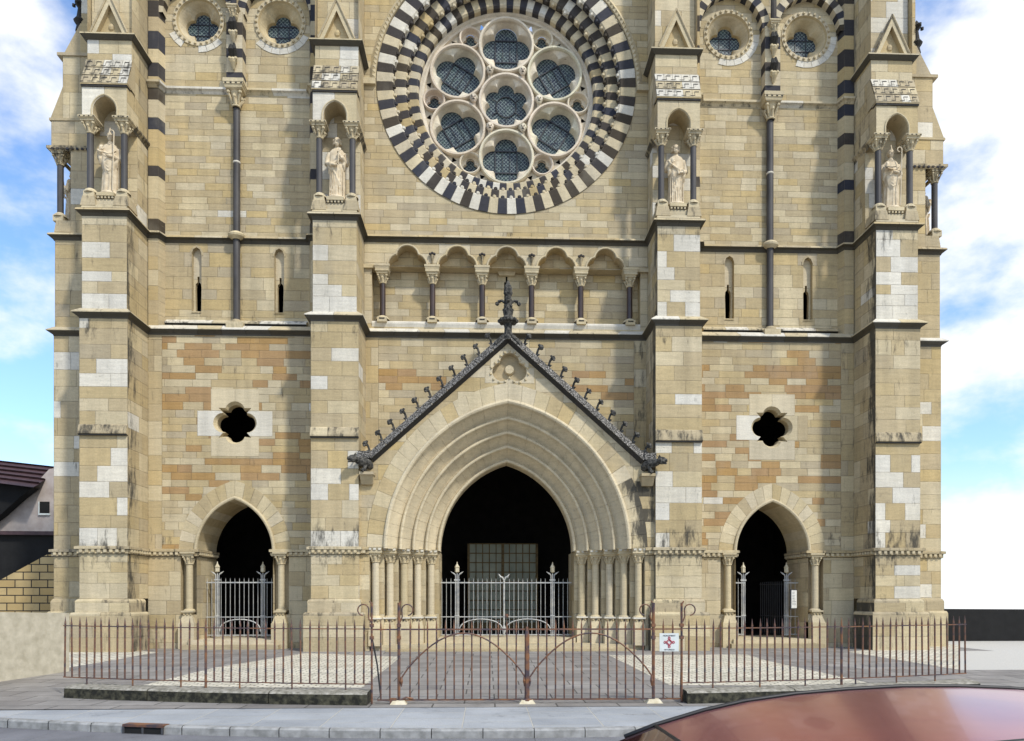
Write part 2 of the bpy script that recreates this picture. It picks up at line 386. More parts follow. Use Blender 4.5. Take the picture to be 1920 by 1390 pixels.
# ---- buttress courses, read stone by stone: (top edge in the photo, [(end fraction, code)])
def CR(y0, k, rows): return [(y0+a/k, y0+b/k, st) for a, b, st in rows]
T = [(1, 't')]
C_LO = CR(380, 3.157, [(50, 133, [(.58, 'c'), (1, 'c')]), (133, 235, [(.4, 't'), (1, 't')]), (235, 328, [(.62, 'w'), (1, 't')]), (328, 408, T), (408, 468, [(.66, 'w'), (1, 'c')]), (468, 540, [(.35, 'c'), (1, 't')]), (540, 640, [(.6, 'w'), (1, 'w')]),
    (670, 745, [(.2, 'w'), (.66, 't'), (1, 't')]), (745, 840, T), (840, 925, [(.65, 'g'), (1, 't')]), (925, 1012, [(.35, 't'), (1, 'w')]), (1012, 1090, [(.65, 'w'), (1, 'w')]), (1090, 1160, T), (1160, 1235, [(.6, 'c'), (1, 't')]), (1235, 1330, [(.33, 't'), (1, 'c')])])+CR(790, 3.157, [
    (80, 158, [(.78, 't'), (1, 'c')]), (158, 265, [(.65, 'y'), (1, 'w')]), (265, 358, [(.37, 't'), (1, 'w')]), (358, 452, [(.62, 'w'), (1, 'g')]), (452, 558, [(.78, 't'), (1, 'w')]), (558, 632, [(.65, 't'), (1, 't')]), (632, 740, [(.38, 'w'), (.78, 'w'), (1, 'c')]),
    (740, 835, [(.37, 'c'), (1, 'c')]), (835, 895, [(.65, 'c'), (1, 't')]), (895, 960, [(.38, 'c'), (1, 'c')]), (960, 1060, [(.63, 'c'), (1, 'c')])])
C_LI = CR(380, 3.16, [(65, 148, [(.33, 'c'), (1, 'c')]), (148, 252, [(.65, 't'), (1, 't')]), (252, 345, [(.35, 'w'), (1, 'c')]), (345, 425, T), (425, 488, [(.35, 'w'), (1, 't')]), (488, 556, [(.66, 'w'), (1, 'c')]), (556, 655, [(.38, 'w'), (1, 'w')]),
    (685, 768, [(.35, 'c'), (1, 't')]), (768, 862, [(.65, 't'), (1, 't')]), (862, 940, [(.43, 't'), (1, 'w')]), (940, 1028, [(.65, 't'), (1, 't')]), (1028, 1108, [(.35, 'w'), (1, 't')]), (1108, 1175, [(.65, 't'), (1, 't')]), (1175, 1250, [(.35, 't'), (1, 'c')]), (1250, 1345, [(.65, 't'), (1, 't')])])+CR(790, 3.16, [
    (95, 175, [(.5, 't'), (1, 't')]), (175, 280, [(.35, 't'), (.77, 'y'), (1, 'w')]), (280, 372, [(.63, 'w'), (1, 't')]), (372, 468, [(.36, 'w'), (.8, 't'), (1, 'w')]), (468, 574, [(.65, 't'), (1, 'c')]), (574, 650, [(.3, 'c'), (1, 't')]), (650, 755, [(.62, 'w'), (1, 'w')]),
    (755, 848, [(.65, 'c'), (1, 't')]), (848, 912, [(.35, 'c'), (1, 'y')]), (912, 975, [(.6, 'c'), (1, 't')]), (975, 1075, [(.37, 'y'), (1, 'c')])])
C_RI = CR(380, 3.16, [(105, 190, [(.65, 'c'), (1, 't')]), (190, 290, [(.38, 't'), (1, 'w')]), (290, 385, [(.22, 'w'), (.65, 't'), (1, 't')]), (385, 460, [(.4, 'w'), (1, 't')]), (460, 520, [(.65, 'c'), (1, 't')]), (520, 590, [(.3, 'c'), (1, 'w')]), (590, 690, [(.22, 'w'), (.65, 't'), (1, 'w')]),
    (710, 795, [(.62, 't'), (1, 't')]), (795, 885, [(.35, 't'), (1, 'c')]), (885, 968, [(.6, 'c'), (1, 't')]), (968, 1055, [(.4, 't'), (1, 't')]), (1055, 1135, [(.65, 't'), (1, 't')]), (1135, 1197, [(.42, 't'), (1, 'w')]), (1197, 1275, T), (1275, 1365, T)])+CR(790, 3.16, [
    (115, 190, [(.35, 'w'), (.82, 't'), (1, 'w')]), (190, 297, [(.3, 't'), (.7, 't'), (1, 't')]), (297, 390, [(.37, 'w'), (1, 'c')]), (390, 485, [(.65, 'w'), (1, 'w')]), (485, 587, [(.3, 'w'), (1, 't')]), (587, 662, [(.65, 't'), (1, 't')]), (662, 765, [(.3, 'w'), (1, 't')]),
    (765, 857, [(.3, 'c'), (1, 'c')]), (857, 918, [(.6, 'c'), (1, 'c')]), (918, 987, [(.35, 'c'), (1, 'c')]), (987, 1080, [(.62, 'c'), (1, 'c')])])
C_RO = CR(380, 3.157, [(145, 220, [(.4, 'w'), (1, 'c')]), (220, 322, [(.58, 'w'), (1, 't')]), (322, 413, [(.35, 't'), (1, 'w')]), (413, 488, [(.6, 'w'), (1, 't')]), (488, 545, [(.35, 't'), (1, 'w')]), (545, 612, [(.68, 'w'), (1, 'w')]), (612, 710, [(.4, 'w'), (1, 'w')]),
    (735, 815, [(.4, 't'), (1, 't')]), (815, 905, [(.35, 'c'), (.65, 't'), (1, 'c')]), (905, 985, [(.4, 't'), (1, 'c')]), (985, 1070, T), (1070, 1143, [(.42, 't'), (1, 't')]), (1143, 1212, [(.65, 't'), (1, 't')]), (1212, 1285, [(.45, 't'), (1, 'c')]), (1285, 1375, [(.68, 't'), (1, 't')])])+CR(790, 3.157, [
    (115, 200, T), (200, 303, [(.33, 'w'), (.8, 't'), (1, 'w')]), (303, 393, [(.62, 'w'), (1, 't')]), (393, 486, [(.38, 't'), (1, 'w')]), (486, 586, [(.22, 'w'), (.66, 'y'), (1, 'w')]), (586, 660, [(.33, 'w'), (1, 't')]), (660, 765, [(.22, 'w'), (.68, 'y'), (1, 't')]),
    (765, 853, T), (853, 913, [(.42, 't'), (1, 'w')]), (913, 977, [(.65, 'c'), (1, 'c')]), (977, 1070, [(.42, 't'), (1, 'w')])])
def edge_grime(front, amt, z0=0, z1=99):
    return lambda u, v: (amt*max(0, 1-abs(u-front)/.75)*rnd.uniform(.8, 1.1) if z0 < v < z1 else 0)+.05
def main_buttress(s, outer, rows, xs):
    X0, X1 = (XO0, XO1) if outer else (XI0, XI1); U0, U1 = (UO0, UO1) if outer else (UI0, UI1)
    if s < 0: X0, X1, U0, U1 = -X1, -X0, -U1, -U0
    inner_side_amt = {(-1, True): .22, (-1, False): .08, (1, False): .30, (1, True): .30}[(s, outer)]
    mb = MB(); zf = lambda y: at(xs, y, YB)[1]
    fr = []; ed = []
    for ya, yb, st in rows:
        a, b = zf(yb), zf(ya)
        up = a > Z2-.05
        x0, x1 = (U0, U1) if up else (X0, X1)
        u = x0; r = []
        for f, c in st: r.append((u, x0+(x1-x0)*f, pick(c))); u = x0+(x1-x0)*f
        a = max(a, ZP) if not up else a
        fr.append((a, b, r)); ed.append((a, b, up))
    fr.sort(key=lambda q: q[0]); ed.sort()
    def seal(L):                     # courses meet without gaps
        o = []
        for i, q in enumerate(L):
            top = L[i+1][0] if i+1 < len(L) else q[1]
            o.append((q[0], top, *q[2:]))
        return o
    fr = seal(fr); ed = seal(ed)
    lay(mb, fr, PY(YB), grime=lambda u, v: .04+(.16 if 3.25 < v < 3.9 else .10 if 9.9 < v < Z2 or 13.3 < v < Z3 else .08 if v < Z1 and v > 2.7 else 0))
    for side in (0, 1):
        inward = (side == 1) == (s < 0)
        g = edge_grime(YB, inner_side_amt if inward else .05)
        for a, b, up in ed:
            x = ((U0, U1) if up else (X0, X1))[side]; r = []; u = YB; f = rnd.choice((.35, .55, .7))
            c1 = rnd.choices('tgcw', (5, 3, 4, 1))[0]
            r = [(YB, YB*(1-f), pick(c1)), (YB*(1-f), .3, pick(rnd.choices('tgc', (5, 3, 3))[0]))]
            lay(mb, [(a, b, r)], PX(x, 1), grime=g)
    o = part(mb, 'buttress')
    # weathered offset on the front face
    zt = zf({(-1, True): 796, (-1, False): 801, (1, False): 806, (1, True): 811}[(s, outer)]); zb = zf({(-1, True): 814, (-1, False): 819, (1, False): 827, (1, True): 829}[(s, outer)])
    mb = MB(); xm = X0+(X1-X0)*.36 if s < 0 else X0+(X1-X0)*.6
    for a, b in ((X0-.01, xm), (xm, X1+.01)):
        c = (*PAL['g'][:3], .19) if rnd.random() < .8 else (*PAL['c'][:3], .12)
        prof = [(YB+.0, zt), (YB-.05, zt-.04), (YB-.11, zb+.05), (YB-.11, zb), (YB-.02, zb-.03)]
        for (y0, z0), (y1, z1) in zip(prof, prof[1:]): mb.poly([(a, y0, z0), (a, y1, z1), (b, y1, z1), (b, y0, z0)], c, 0, [(0, 9), (0, 9), (b-a, 9), (b-a, 9)], (b-a, 20))
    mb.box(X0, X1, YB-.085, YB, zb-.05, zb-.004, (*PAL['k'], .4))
    for x in (X0-.01, X1+.01): mb.poly([(x, YB, zt), (x, YB-.05, zt-.04), (x, YB-.11, zb+.05), (x, YB-.11, zb), (x, YB, zb-.03)], pick('g'))
    part(mb, 'ledge', parent=o)
    # two-step plinth
    mb = MB()
    for (o_, z0, z1, hh) in ((.20, -.3, 1.17, .10), (.09, 1.27, 1.58, .10)):
        path = [(X0, -.35), (X0, YB), (X1, YB), (X1, -.35)]
        path = [(X0, -.35), (X0, YB), (X1, YB), (X1, -.35)]
        sweep(mb, path, [(.0, z1+hh), (o_-.03, z1+hh-.03), (o_, z1+.02), (o_, z1-.03)], lambda: pick(rnd.choice('cg')), grime=.14, jl=.8)
        for q in ([(a, b, [(X0-o_, X0+(X1-X0)*f, pick(rnd.choice('ctg'))), (X0+(X1-X0)*f, X1+o_, pick(rnd.choice('ct')))]) for a, b, f in (((-.3, .45, .6), (.45, .82, .35), (.82, 1.14, .6)) if z0 < 0 else ((1.2, 1.55, .64),))],):
            lay(mb, q, PY(YB-o_), grime=lambda u, v: .06)
            for x, sg in ((X0-o_, 0), (X1+o_, 1)):
                inw = (sg == 1) == (s < 0)
                lay(mb, [(a, b, [(YB-o_, -.35, pick('g'))]) for a, b, _ in q], PX(x, 1), grime=lambda u, v: .36 if (inw and s > 0) else .17)
                lay(mb, [(a, b, [(X0-o_, X0, pick('g'))] if sg == 0 else [(X1, X1+o_, pick('g'))]) for a, b, _ in q], PY(-.35))
    part(mb, 'plinth', parent=o)
    # ---- the niche stage
    xc = (U0+U1)/2; W = U1-U0; zc = lambda v: v
    mb = MB()
    back = -.70
    rr = rows_random(U0, U1, 14.0, 17.9, .4, .5, .5, .9, lambda u, v: rnd.choices('wct', (3, 3, 3))[0])
    lay(mb, rr, PY(back))
    for x, sg in ((U0, 0), (U1, 1)):
        inw = (sg == 1) == (s < 0)
        lay(mb, rows_random(back, .3, 14.0, 16.9, .42, .55, .4, .8, lambda u, v: rnd.choices('tgcw', (5, 2, 4, 1))[0]), PX(x, 1), grime=lambda u, v: (.10 if inw else .03)*1)
        lay(mb, [(16.8, 17.0, [(back, .3, pick('g'))])], PX(x*.9995, 1))
        lay(mb, rows_random(YB, .3, 16.95, 17.9, .45, .5, .5, 1.1, lambda u, v: rnd.choices('tgc', (5, 3, 3))[0]), PX(x, 1), grime=lambda u, v: .1 if inw else .03)
        lay(mb, rows_random(-1.08, .3, 17.9, 24, .5, .6, .6, 1.1, lambda u, v: rnd.choices('tgc', (5, 3, 3))[0]), PX(x, 1), grime=lambda u, v: .1 if inw else .03)
    # arched head of the niche
    hole = arch_hole(.36, .10, 17.12, 16.0, 8, xc)
    lay(mb, [(16.92, 17.93, [(U0, xc, pick('w' if s < 0 else 'c')), (xc, U1, pick('c' if s < 0 or not outer else 't'))])], PY(YB), holes=[hole], grime=lambda u, v: .02)
    ol = arch_pts(.36, .10, 17.12, 8, xc)
    ol = [(xc+.36, 16.92)]+ol+[(xc-.36, 16.92)]
    strip(mb, ol, YB, back, pick('t'), closed=False)
    roll(mb, [(p[0], YB-.005, p[1]) for p in ([(xc+.40, 16.95)]+arch_pts(.40, .10, 17.12, 8, xc)+[(xc-.40, 16.95)])], .028, pick('c'))
    mb.box(U0, xc-.36, YB, back, 16.88, 16.92, pick('c')); mb.box(xc+.36, U1, YB, back, 16.88, 16.92, pick('c'))
    st = part(mb, 'niche', parent=o)
    mb = MB()                      # stone-tiled weathering above the niche
    zt0, zt1, n = 17.93, 18.92, 3
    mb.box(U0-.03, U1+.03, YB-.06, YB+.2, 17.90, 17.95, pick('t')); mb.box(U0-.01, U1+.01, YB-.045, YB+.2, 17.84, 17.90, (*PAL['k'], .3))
    TP = lambda x, f, o=0: (x, YB-.055+.345*f-o*.94, zt0+.99*f+o*.34)
    tw = (W+.06)/5
    for k in range(3):
        for j in range(5):
            x0_, x1_ = U0-.03+tw*j, U0-.03+tw*(j+1); c = pick(rnd.choice('gcw' if not (s > 0 and not outer) else 'wwc')); c = (*[q*.92 for q in c[:3]], .17 if s < 0 else .12)
            mb.poly([TP(x0_, k/3, .012), TP(x1_, k/3, .012), TP(x1_, (k+1)/3-.01), TP(x0_, (k+1)/3-.01)], c, 0, [(0, 0), (tw, 0), (tw, .34), (0, .34)], (tw, .34))
            dk = (*PAL['k'], .2)
            for xa, xb, f in ((x0_+.28*tw, x0_+.78*tw, k/3+.21), (x0_-.22*tw if j else x0_, x0_+.28*tw, k/3+.045)):
                mb.poly([TP(xa, f, .014), TP(xb, f, .014), TP(xb, f+.028, .014), TP(xa, f+.028, .014)], dk)
            for xv in (x0_+.28*tw,): mb.poly([TP(xv-.006, k/3+.05, .0135), TP(xv+.006, k/3+.05, .0135), TP(xv+.006, k/3+.23, .0135), TP(xv-.006, k/3+.23, .0135)], dk)
    for x in (U0-.03, U1+.03): mb.poly([(x, YB-.06, zt0), (x, -1.06, zt1), (x, -.9, zt1), (x, -.9, zt0)], pick('g'))
    part(mb, 'stone_tiles', parent=o)
    mb = MB()
    lay(mb, rows_random(U0, U1, 18.7, 19.66, .42, .5, .5, .9, lambda u, v: rnd.choices('cwt', (3, 3, 3))[0] if s < 0 else rnd.choice('tc')), PY(-1.08))
    lay(mb, rows_random(U0+.02, U1-.02, 19.6, 24, .5, .55, .5, .9, lambda u, v: rnd.choices('cwt', (4, 3, 3))[0]), PY(-.86))
    part(mb, 'shaft', parent=o)
    mb = MB()                      # cornice and gablet
    sweep(mb, [(U0, .25), (U0, -1.08), (U1, -1.08), (U1, .25)], [(-.2, 19.84), (.16, 19.70), (.16, 19.66), (.02, 19.56)], lambda: pick('c'), grime=.10, dark_amt=.5)
    part(mb, 'cornice', parent=o)
    mb = MB(); zb_, za_ = 19.78, 21.05; hw = .58; yg = -1.12
    c = pick('c')
    for sg in (-1, 1):
        a0, a1 = (xc+sg*hw, zb_), (xc, za_); b0, b1 = (xc+sg*(hw-.17), zb_), (xc, za_-.36)
        mb.poly([(a0[0], yg, a0[1]), (a1[0], yg, a1[1]), (b1[0], yg, b1[1]), (b0[0], yg, b0[1])], c)
        mb.poly([(a0[0], yg, a0[1]), (a1[0], yg, a1[1]), (a1[0], -.7, a1[1]), (a0[0], -.7, a0[1])], pick('g'))
        mb.poly([(b0[0], yg, b0[1]), (b1[0], yg, b1[1]), (b1[0], -.95, b1[1]), (b0[0], -.95, b0[1])], pick('t'))
        mb.tube([(a0[0], yg-.01, a0[1]), (a1[0], yg-.01, a1[1])], .035, 6, (*PAL['g'], .3 if (s > 0 and outer and sg < 0) else .08))
    mb.poly([(xc-hw, -.95, zb_), (xc+hw, -.95, zb_), (xc, -.95, za_-.1)], pick('t'))
    mb.ball((xc, -.95, zb_+.3), .1, pick('t'), sc=(1, .6, 1.2))
    part(mb, 'gablet', parent=o)
    # pedestals, statue stand, corner shafts with capitals
    mb = MB()
    sweep(mb, [(U0, -.7), (U0, YB), (U1, YB), (U1, -.7)], [(.0, 14.13), (.02, 14.03)], lambda: pick('c'), grime=.1)
    for x in (U0+.19, U1-.19):
        mb.frustum(x-.24, x+.24, YB-.02, YB+.62, 14.10, x-.19, x+.19, YB+.02, YB+.6, 14.42, (*PAL['g'], .13)); mb.frustum(x-.17, x+.17, YB+.03, YB+.5, 14.42, x-.16, x+.16, YB+.04, YB+.5, 14.60, (*PAL['c'], .05))
        mb.lathe(x, YB+.19, [(.215, 14.56), (.2, 14.62), (.13, 14.69), (.10, 14.70)], 12, (*PAL['c'], .08))
    mb.frustum(xc-.30, xc+.30, YB+.08, back, 14.10, xc-.30, xc+.30, YB+.1, back, 14.36, pick('c')); mb.box(xc-.27, xc+.27, YB+.03, back, 14.44, 14.55, pick('c'))
    for k in range(5): mb.box(xc-.25+k*.11, xc-.19+k*.11, YB+.05, YB+.3, 14.37, 14.44, pick('c'))
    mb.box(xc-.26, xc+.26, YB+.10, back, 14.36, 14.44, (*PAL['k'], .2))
    part(mb, 'pedestal', parent=o)
    for x in (U0+.17, U1-.17):
        sh = MB(); sh.lathe(x, YB+.19, [(.1, 14.68), (.098, 16.50)], 14); so_ = part(sh, 'corner_column', M['shaft'], parent=o)
    for x in (U0+.17, U1-.17):
        cp = MB(); capital(cp, x, YB+.19, 16.46, 16.92, .10, .23, grime=.12); part(cp, 'capital', parent=o)
    mb = MB()                      # dentilled string along the sides
    for x, sg in ((U0, -1), (U1, 1)):
        path = [(x, .2), (x, YB+.4)] if sg < 0 else [(x, YB+.4), (x, .2)]
        sweep(mb, path, [(0, 16.96), (.09, 16.94), (.09, 16.88), (.02, 16.80), (0, 16.72)], lambda: pick('g'), grime=.3 if (sg > 0) == (s < 0) else .1)
    part(mb, 'dentil_string', parent=o)
    return o
def capital(mb, x, y, z0, z1, r0, r1, col=None, grime=0.0, n=12, teeth=True):
    c = col or (*PAL['c'], grime); h = z1-z0
    mb.lathe(x, y, [(r0*1.02, z0-.01), (r0*1.25, z0+.01), (r0*1.25, z0+h*.07), (r0*1.02, z0+h*.1), (r0*1.1, z0+h*.35), (r1*.78, z0+h*.66), (r1*.9, z0+h*.7)], n, c)
    for k in range(4):             # corner volutes and the leaf between them
        a = math.pi/4+k*math.pi/2
        mb.ball((x+math.cos(a)*r1*.98, y+math.sin(a)*r1*.98, z0+h*.60), r1*.24, c, n=6)
        mb.tube([(x+math.cos(a)*r0*1.05, y+math.sin(a)*r0*1.05, z0+h*.12), (x+math.cos(a)*r1*.85, y+math.sin(a)*r1*.85, z0+h*.45), (x+math.cos(a)*r1*1.05, y+math.sin(a)*r1*1.05, z0+h*.62)], [r1*.1, r1*.14, r1*.1], 5, c)
        b = k*math.pi/2
        mb.ball((x+math.cos(b)*r1*.72, y+math.sin(b)*r1*.72, z0+h*.42), r1*.2, c, n=6, sc=(1, 1, 1.3))
        mb.tube([(x+math.cos(b)*r0*1.05, y+math.sin(b)*r0*1.05, z0+h*.1), (x+math.cos(b)*r1*.78, y+math.sin(b)*r1*.78, z0+h*.4)], [r1*.12, r1*.1], 5, c)
    mb.box(x-r1*.92, x+r1*.92, y-r1*.92, y+r1*.92, z0+h*.70, z0+h*.80, c)
    mb.frustum(x-r1*.92, x+r1*.92, y-r1*.92, y+r1*.92, z0+h*.80, x-r1*1.12, x+r1*1.12, y-r1*1.12, y+r1*1.12, z0+h*.88, c)
    mb.box(x-r1*1.14, x+r1*1.14, y-r1*1.14, y+r1*1.14, z0+h*.88, z1, c)
    if teeth and r1 > .19:
        for k in range(4):
            xx = x-r1*1.0+k*r1*.62; mb.box(xx, xx+r1*.22, y-r1*1.16, y-r1*1.10, z0+h*.89, z0+h*.95, (*PAL['k'], .3))
for s_, out_, rw, xs in ((-1, True, C_LO, 198), (-1, False, C_LI, 627), (1, False, C_RI, 1273), (1, True, C_RO, 1683)):
    main_buttress(s_, out_, rw, xs)
# ---- buttresses turned to the sides, seen edge on
def side_buttress(s):
    mb = MB(); y0, y1 = .25, 1.7
    def fr(x0, x1, z0, z1, y=y0, f=None):
        a, b = sorted((s*x0, s*x1))
        cf = (lambda u, v: rnd.choices('tgcw', (6, 4, 2, 1.6))[0]) if s < 0 else (lambda u, v: rnd.choices('tycw', (5, 4, 2, 1.4))[0])
        lay(mb, rows_random(a, b, z0, z1, .42, .6, .6, 1.2, cf), PY(y), grime=lambda u, v: .04)
    fr(XO1-.1, EDG, -.3, Z2); fr(XO1-.1, EDG-.04, Z2, Z3); fr(XO1-.1, 14.72, Z3, 16.9)
    fr(XO1-.1, 15.36, 16.93, 17.85)
    lay(mb, rows_random(y0, y1, -.3, Z2, .5, .6, .6, 1.2), PX(s*EDG, 1)); lay(mb, rows_random(y0, y1, Z2, Z3, .5, .6, .6, 1.2), PX(s*(EDG-.04), 1)); lay(mb, rows_random(y0, y1, 16.93, 17.85, .5, .6, .6, 1.2), PX(s*15.36, 1))
    fr(XO1-.1, 14.98, 17.85, 20.0)
    for xa, za, xb, zb in ((15.40, 17.85, 14.98, 18.95), (14.98, 20.0, 14.4, 21.1)):
        mb.poly([(s*xa, y0, za), (s*xb, y0, zb), (s*(14.98 if za < 19 else 14.4), y0, zb), (s*(14.98 if za < 19 else 14.4), y0, za)], pick('g')); mb.poly([(s*14.4, y0, 20.0), (s*14.4, y0, 21.1), (s*13.4, y0, 21.1), (s*13.4, y0, 20.0)], pick('t')) if za > 19 else None; mb.poly([(s*xa, y0, za), (s*xb, y0, zb), (s*xb, y1, zb), (s*xa, y1, za)], pick('g'))
    mb.poly([(s*14.98, y0, 18.9), (s*14.98, y1, 18.9), (s*14.98, y1, 20.0), (s*14.98, y0, 20.0)], pick('t'))
    mb.box(*sorted((s*13.4, s*15.42)), y0-.03, y1, 17.80, 17.88, pick('g')); mb.box(*sorted((s*13.4, s*15.15)), y0-.05, y1, 19.98, 20.08, pick('g'))
    mb.box(*sorted((s*13.4, s*15.36)), y0, y1, 16.93, 16.96, pick('g'))
    fr(XO1-.3, 14.45, 20.0, 24.0, .4)
    mb.poly([(s*14.45, .4, 20), (s*14.45, 2, 20), (s*14.45, 2, 24), (s*14.45, .4, 24)], pick('t'))
    o = part(mb, 'buttress')
    mb = MB()
    pl = lambda off: [(s*13.5, y0)]+[(s*EDG, y0)]+[(s*EDG, y1)] if s > 0 else [(-EDG, y1), (-EDG, y0), (-13.5, y0)]
    for off, z0, z1 in ((.16, -.3, 1.17), (.07, 1.25, 1.58)):
        sweep(mb, pl(0), [(.0, z1+.1), (off-.03, z1+.07), (off, z1), (off, z0)], lambda: pick(rnd.choice('cgt')), grime=.1, jl=.6)
    part(mb, 'plinth', parent=o)
    mb = MB(); mb.frustum(*sorted((s*15.27, s*14.6)), y0, y1, 14.05, *sorted((s*15.22, s*14.6)), y0+.03, y1, 14.45, (*PAL['g'], .1)); mb.box(*sorted((s*15.34, s*15.0)), y0+.04, y0+.4, 14.45, 14.66, pick('c'))
    mb.lathe(s*15.17, y0+.2, [(.22, 14.62), (.2, 14.68), (.12, 14.76)], 12, pick('c')); part(mb, 'pedestal', parent=o)
    mb = MB(); mb.lathe(s*15.17, y0+.2, [(.1, 14.74), (.1, 16.42)], 12); part(mb, 'corner_column', M['shaft'], parent=o)
    mb = MB(); capital(mb, s*15.17, y0+.2, 16.38, 16.86, .1, .22, grime=.2); part(mb, 'capital', parent=o)
    mb = MB(); sweep(mb, ([(-15.42, y1), (-15.42, y0), (-13.5, y0)] if s < 0 else [(13.5, y0), (15.42, y0), (15.42, y1)]), [(0, 16.95), (.07, 16.93), (.07, 16.84), (0, 16.78)], lambda: pick('g'), grime=.2)
    for k in range(11): mb.box(*sorted((s*(13.6+k*.165), s*(13.68+k*.165))), y0-.08, y0, 16.80, 16.86, pick('k'))
    part(mb, 'dentil_string', parent=o)
    mb = MB(); x = s*14.55           # black finial seen against the sky
    mb.lathe(x, .5, [(.14, 21.0), (.1, 21.2), (.2, 21.35), (.1, 21.5), (.06, 21.8), (.16, 21.95), (.0, 22.2)], 10, (*PAL['k'], .3))
    for k in range(4): mb.ball((x+.2*math.cos(k*1.57), .5+.2*math.sin(k*1.57), 21.9), .07, (*PAL['k'], .3), n=6)
    part(mb, 'finial', parent=o)
for s in (-1, 1): side_buttress(s)
# ================================================================ WALLS
def in_band(v, L): return any(a <= v < b for a, b in L)
def bay_code(s):
    def f(u, v):
        if in_band(v, [(9.75, 10.28)] if s < 0 else [(8.62, 9.0), (9.4, 9.65)]): p = .72 if s < 0 else .5
        elif in_band(v, [(5.78, 6.33)]): p = .70 if s < 0 else .42
        elif in_band(v, [(9.3, 9.75), (8.75, 9.3), (5.2, 5.78)]): p = .30
        elif in_band(v, [(6.9, 8.7), (3.3, 5.2), (6.33, 6.9)]): p = .15
        elif v > 9.0: p = .12
        else: p = .0
        if rnd.random() < p: return 'o'
        return rnd.choices('tgcyw', (34, 24, 34, 12, 1) if v > Z1 else (30, 16, 50, 8, 0))[0]
    return f
for s in (-1, 1):
    xc = s*9.16
    mb = MB()
    hd = arch_hole(1.34, .6, Z1, -.2, 12, xc)
    q1 = [circ(xc+dx, 7.60+dz, .335, 20) for dx, dz in ((.39, 0), (-.39, 0), (0, .39), (0, -.39))]+[rect(xc-.33, xc+.33, 7.27, 7.93)]+[[(xc+.54*e, 7.60+.50*f), (xc+.30*e, 7.60+.50*f), (xc+.22*e, 7.60+.12*f)][::(1 if e*f > 0 else -1)] for e in (-1, 1) for f in (-1, 1)]
    blocks = rect(xc-.82, xc+.82, 6.45, 8.76)
    a, b = sorted((s*6.3, s*12.04))
    lo = min(s*11.58, s*12.04); hi = max(s*11.58, s*12.04)
    ia, ib = (a, s*11.58) if s > 0 else (s*11.58, b)
    sl_gr = lambda u, v: .05+(.12 if (3.3 < v < 3.9 and abs(abs(u)-12) < .8) else 0)
    qb = rect(xc-1.25, xc+1.25, 7.15, 8.0)
    lay(mb, rows_random(ia, ib, Z1, Z2, .215, .27, .42, .95, bay_code(s)), PY(0), holes=[hd, rect(xc-.80, xc+.80, 6.47, 8.74), qb], grime=sl_gr)
    ex = rows_random(lo, hi, Z1, Z2, .5, .58, .46, .46); lay(mb, ex, PY(0), grime=lambda u, v: .1 if s > 0 else .05)
    n1, n2 = rect(xc-1.80, xc-1.2, 1.15, Z1-.05), rect(xc+1.2, xc+1.80, 1.15, Z1-.05)
    lay(mb, rows_random(a, b, -.3, Z1, .42, .52, .6, 1.3, lambda u, v: rnd.choices('ctg', (50, 30, 12))[0]), PY(0), holes=[rect(xc-1.27, xc+1.27, -.3, Z1), n1, n2], grime=lambda u, v: .05+max(0, .5-v)*.18)
    for sg in (-1, 1):               # nooks of the door columns
        n0, n9 = sorted((xc+sg*1.27, xc+sg*1.80))
        lay(mb, [(1.15, Z1, [(n0, n9, pick('c'))])], PY(.28)); mb.poly([(xc+sg*1.80, 0, 1.15), (xc+sg*1.80, .28, 1.15), (xc+sg*1.80, .28, Z1), (xc+sg*1.80, 0, Z1)], pick('t')); mb.poly([(n0, 0, 1.15), (n9, 0, 1.15), (n9, .28, 1.15), (n0, .28, 1.15)], pick('c'))
    # light dressed blocks round the quatrefoil
    wl = 'w'; wr = 'w' if s < 0 else 'c'
    blk = [(6.47, 7.15, [(xc-.80, xc+.80, pick('p'))]), (8.0, 8.74, [(xc-.80, xc, pick('p')), (xc, xc+.80, pick('p'))]), (7.15, 8.0, [(xc-1.25, xc, pick(wl)), (xc, xc+1.25 if s < 0 else xc+.9, pick(wr))])]
    if s > 0: blk.append((7.15, 8.0, [(xc+.9, xc+1.25, pick('t'))]))
    lay(mb, blk, PY(0), holes=q1)
    part(mb, 'wall')
    mb = MB()
    ol = union_outline(q1, (xc, 7.60))
    il = [(xc+(p[0]-xc)*.88, 7.60+(p[1]-7.60)*.88) for p in ol]
    strip(mb, ol, 0, .14, pick('c'), ol2=il); strip(mb, il, .14, .42, pick('t'))
    wo = part(mb, 'quatrefoil_window')
    # ---- arched doorway
    mb = MB(); nv = 9; A = arch_pts(1.86, .6, Z1, 4*nv, xc); B = arch_pts(1.33, .6, Z1, 4*nv, xc); Fp = None
    for k in range(2*nv):
        c = pick(rnd.choice('ccpt'))
        for j in range(4):
            i = 4*k+j; L_ = .33
            mb.poly([(B[i][0], -.012, B[i][1]), (A[i][0], -.012, A[i][1]), (A[i+1][0], -.012, A[i+1][1]), (B[i+1][0], -.012, B[i+1][1])], c, 0, [(j*L_/4, 9), (j*L_/4, 9.5), ((j+1)*L_/4, 9.5), ((j+1)*L_/4, 9)], (L_, 20))
    strip(mb, A, -.012, .02, pick('t'), closed=False)
    O_ = arch_pts(1.27, .6, Z1, 32, xc); O_ = [(xc+1.27, Z1)]+O_+[(xc-1.27, Z1)]
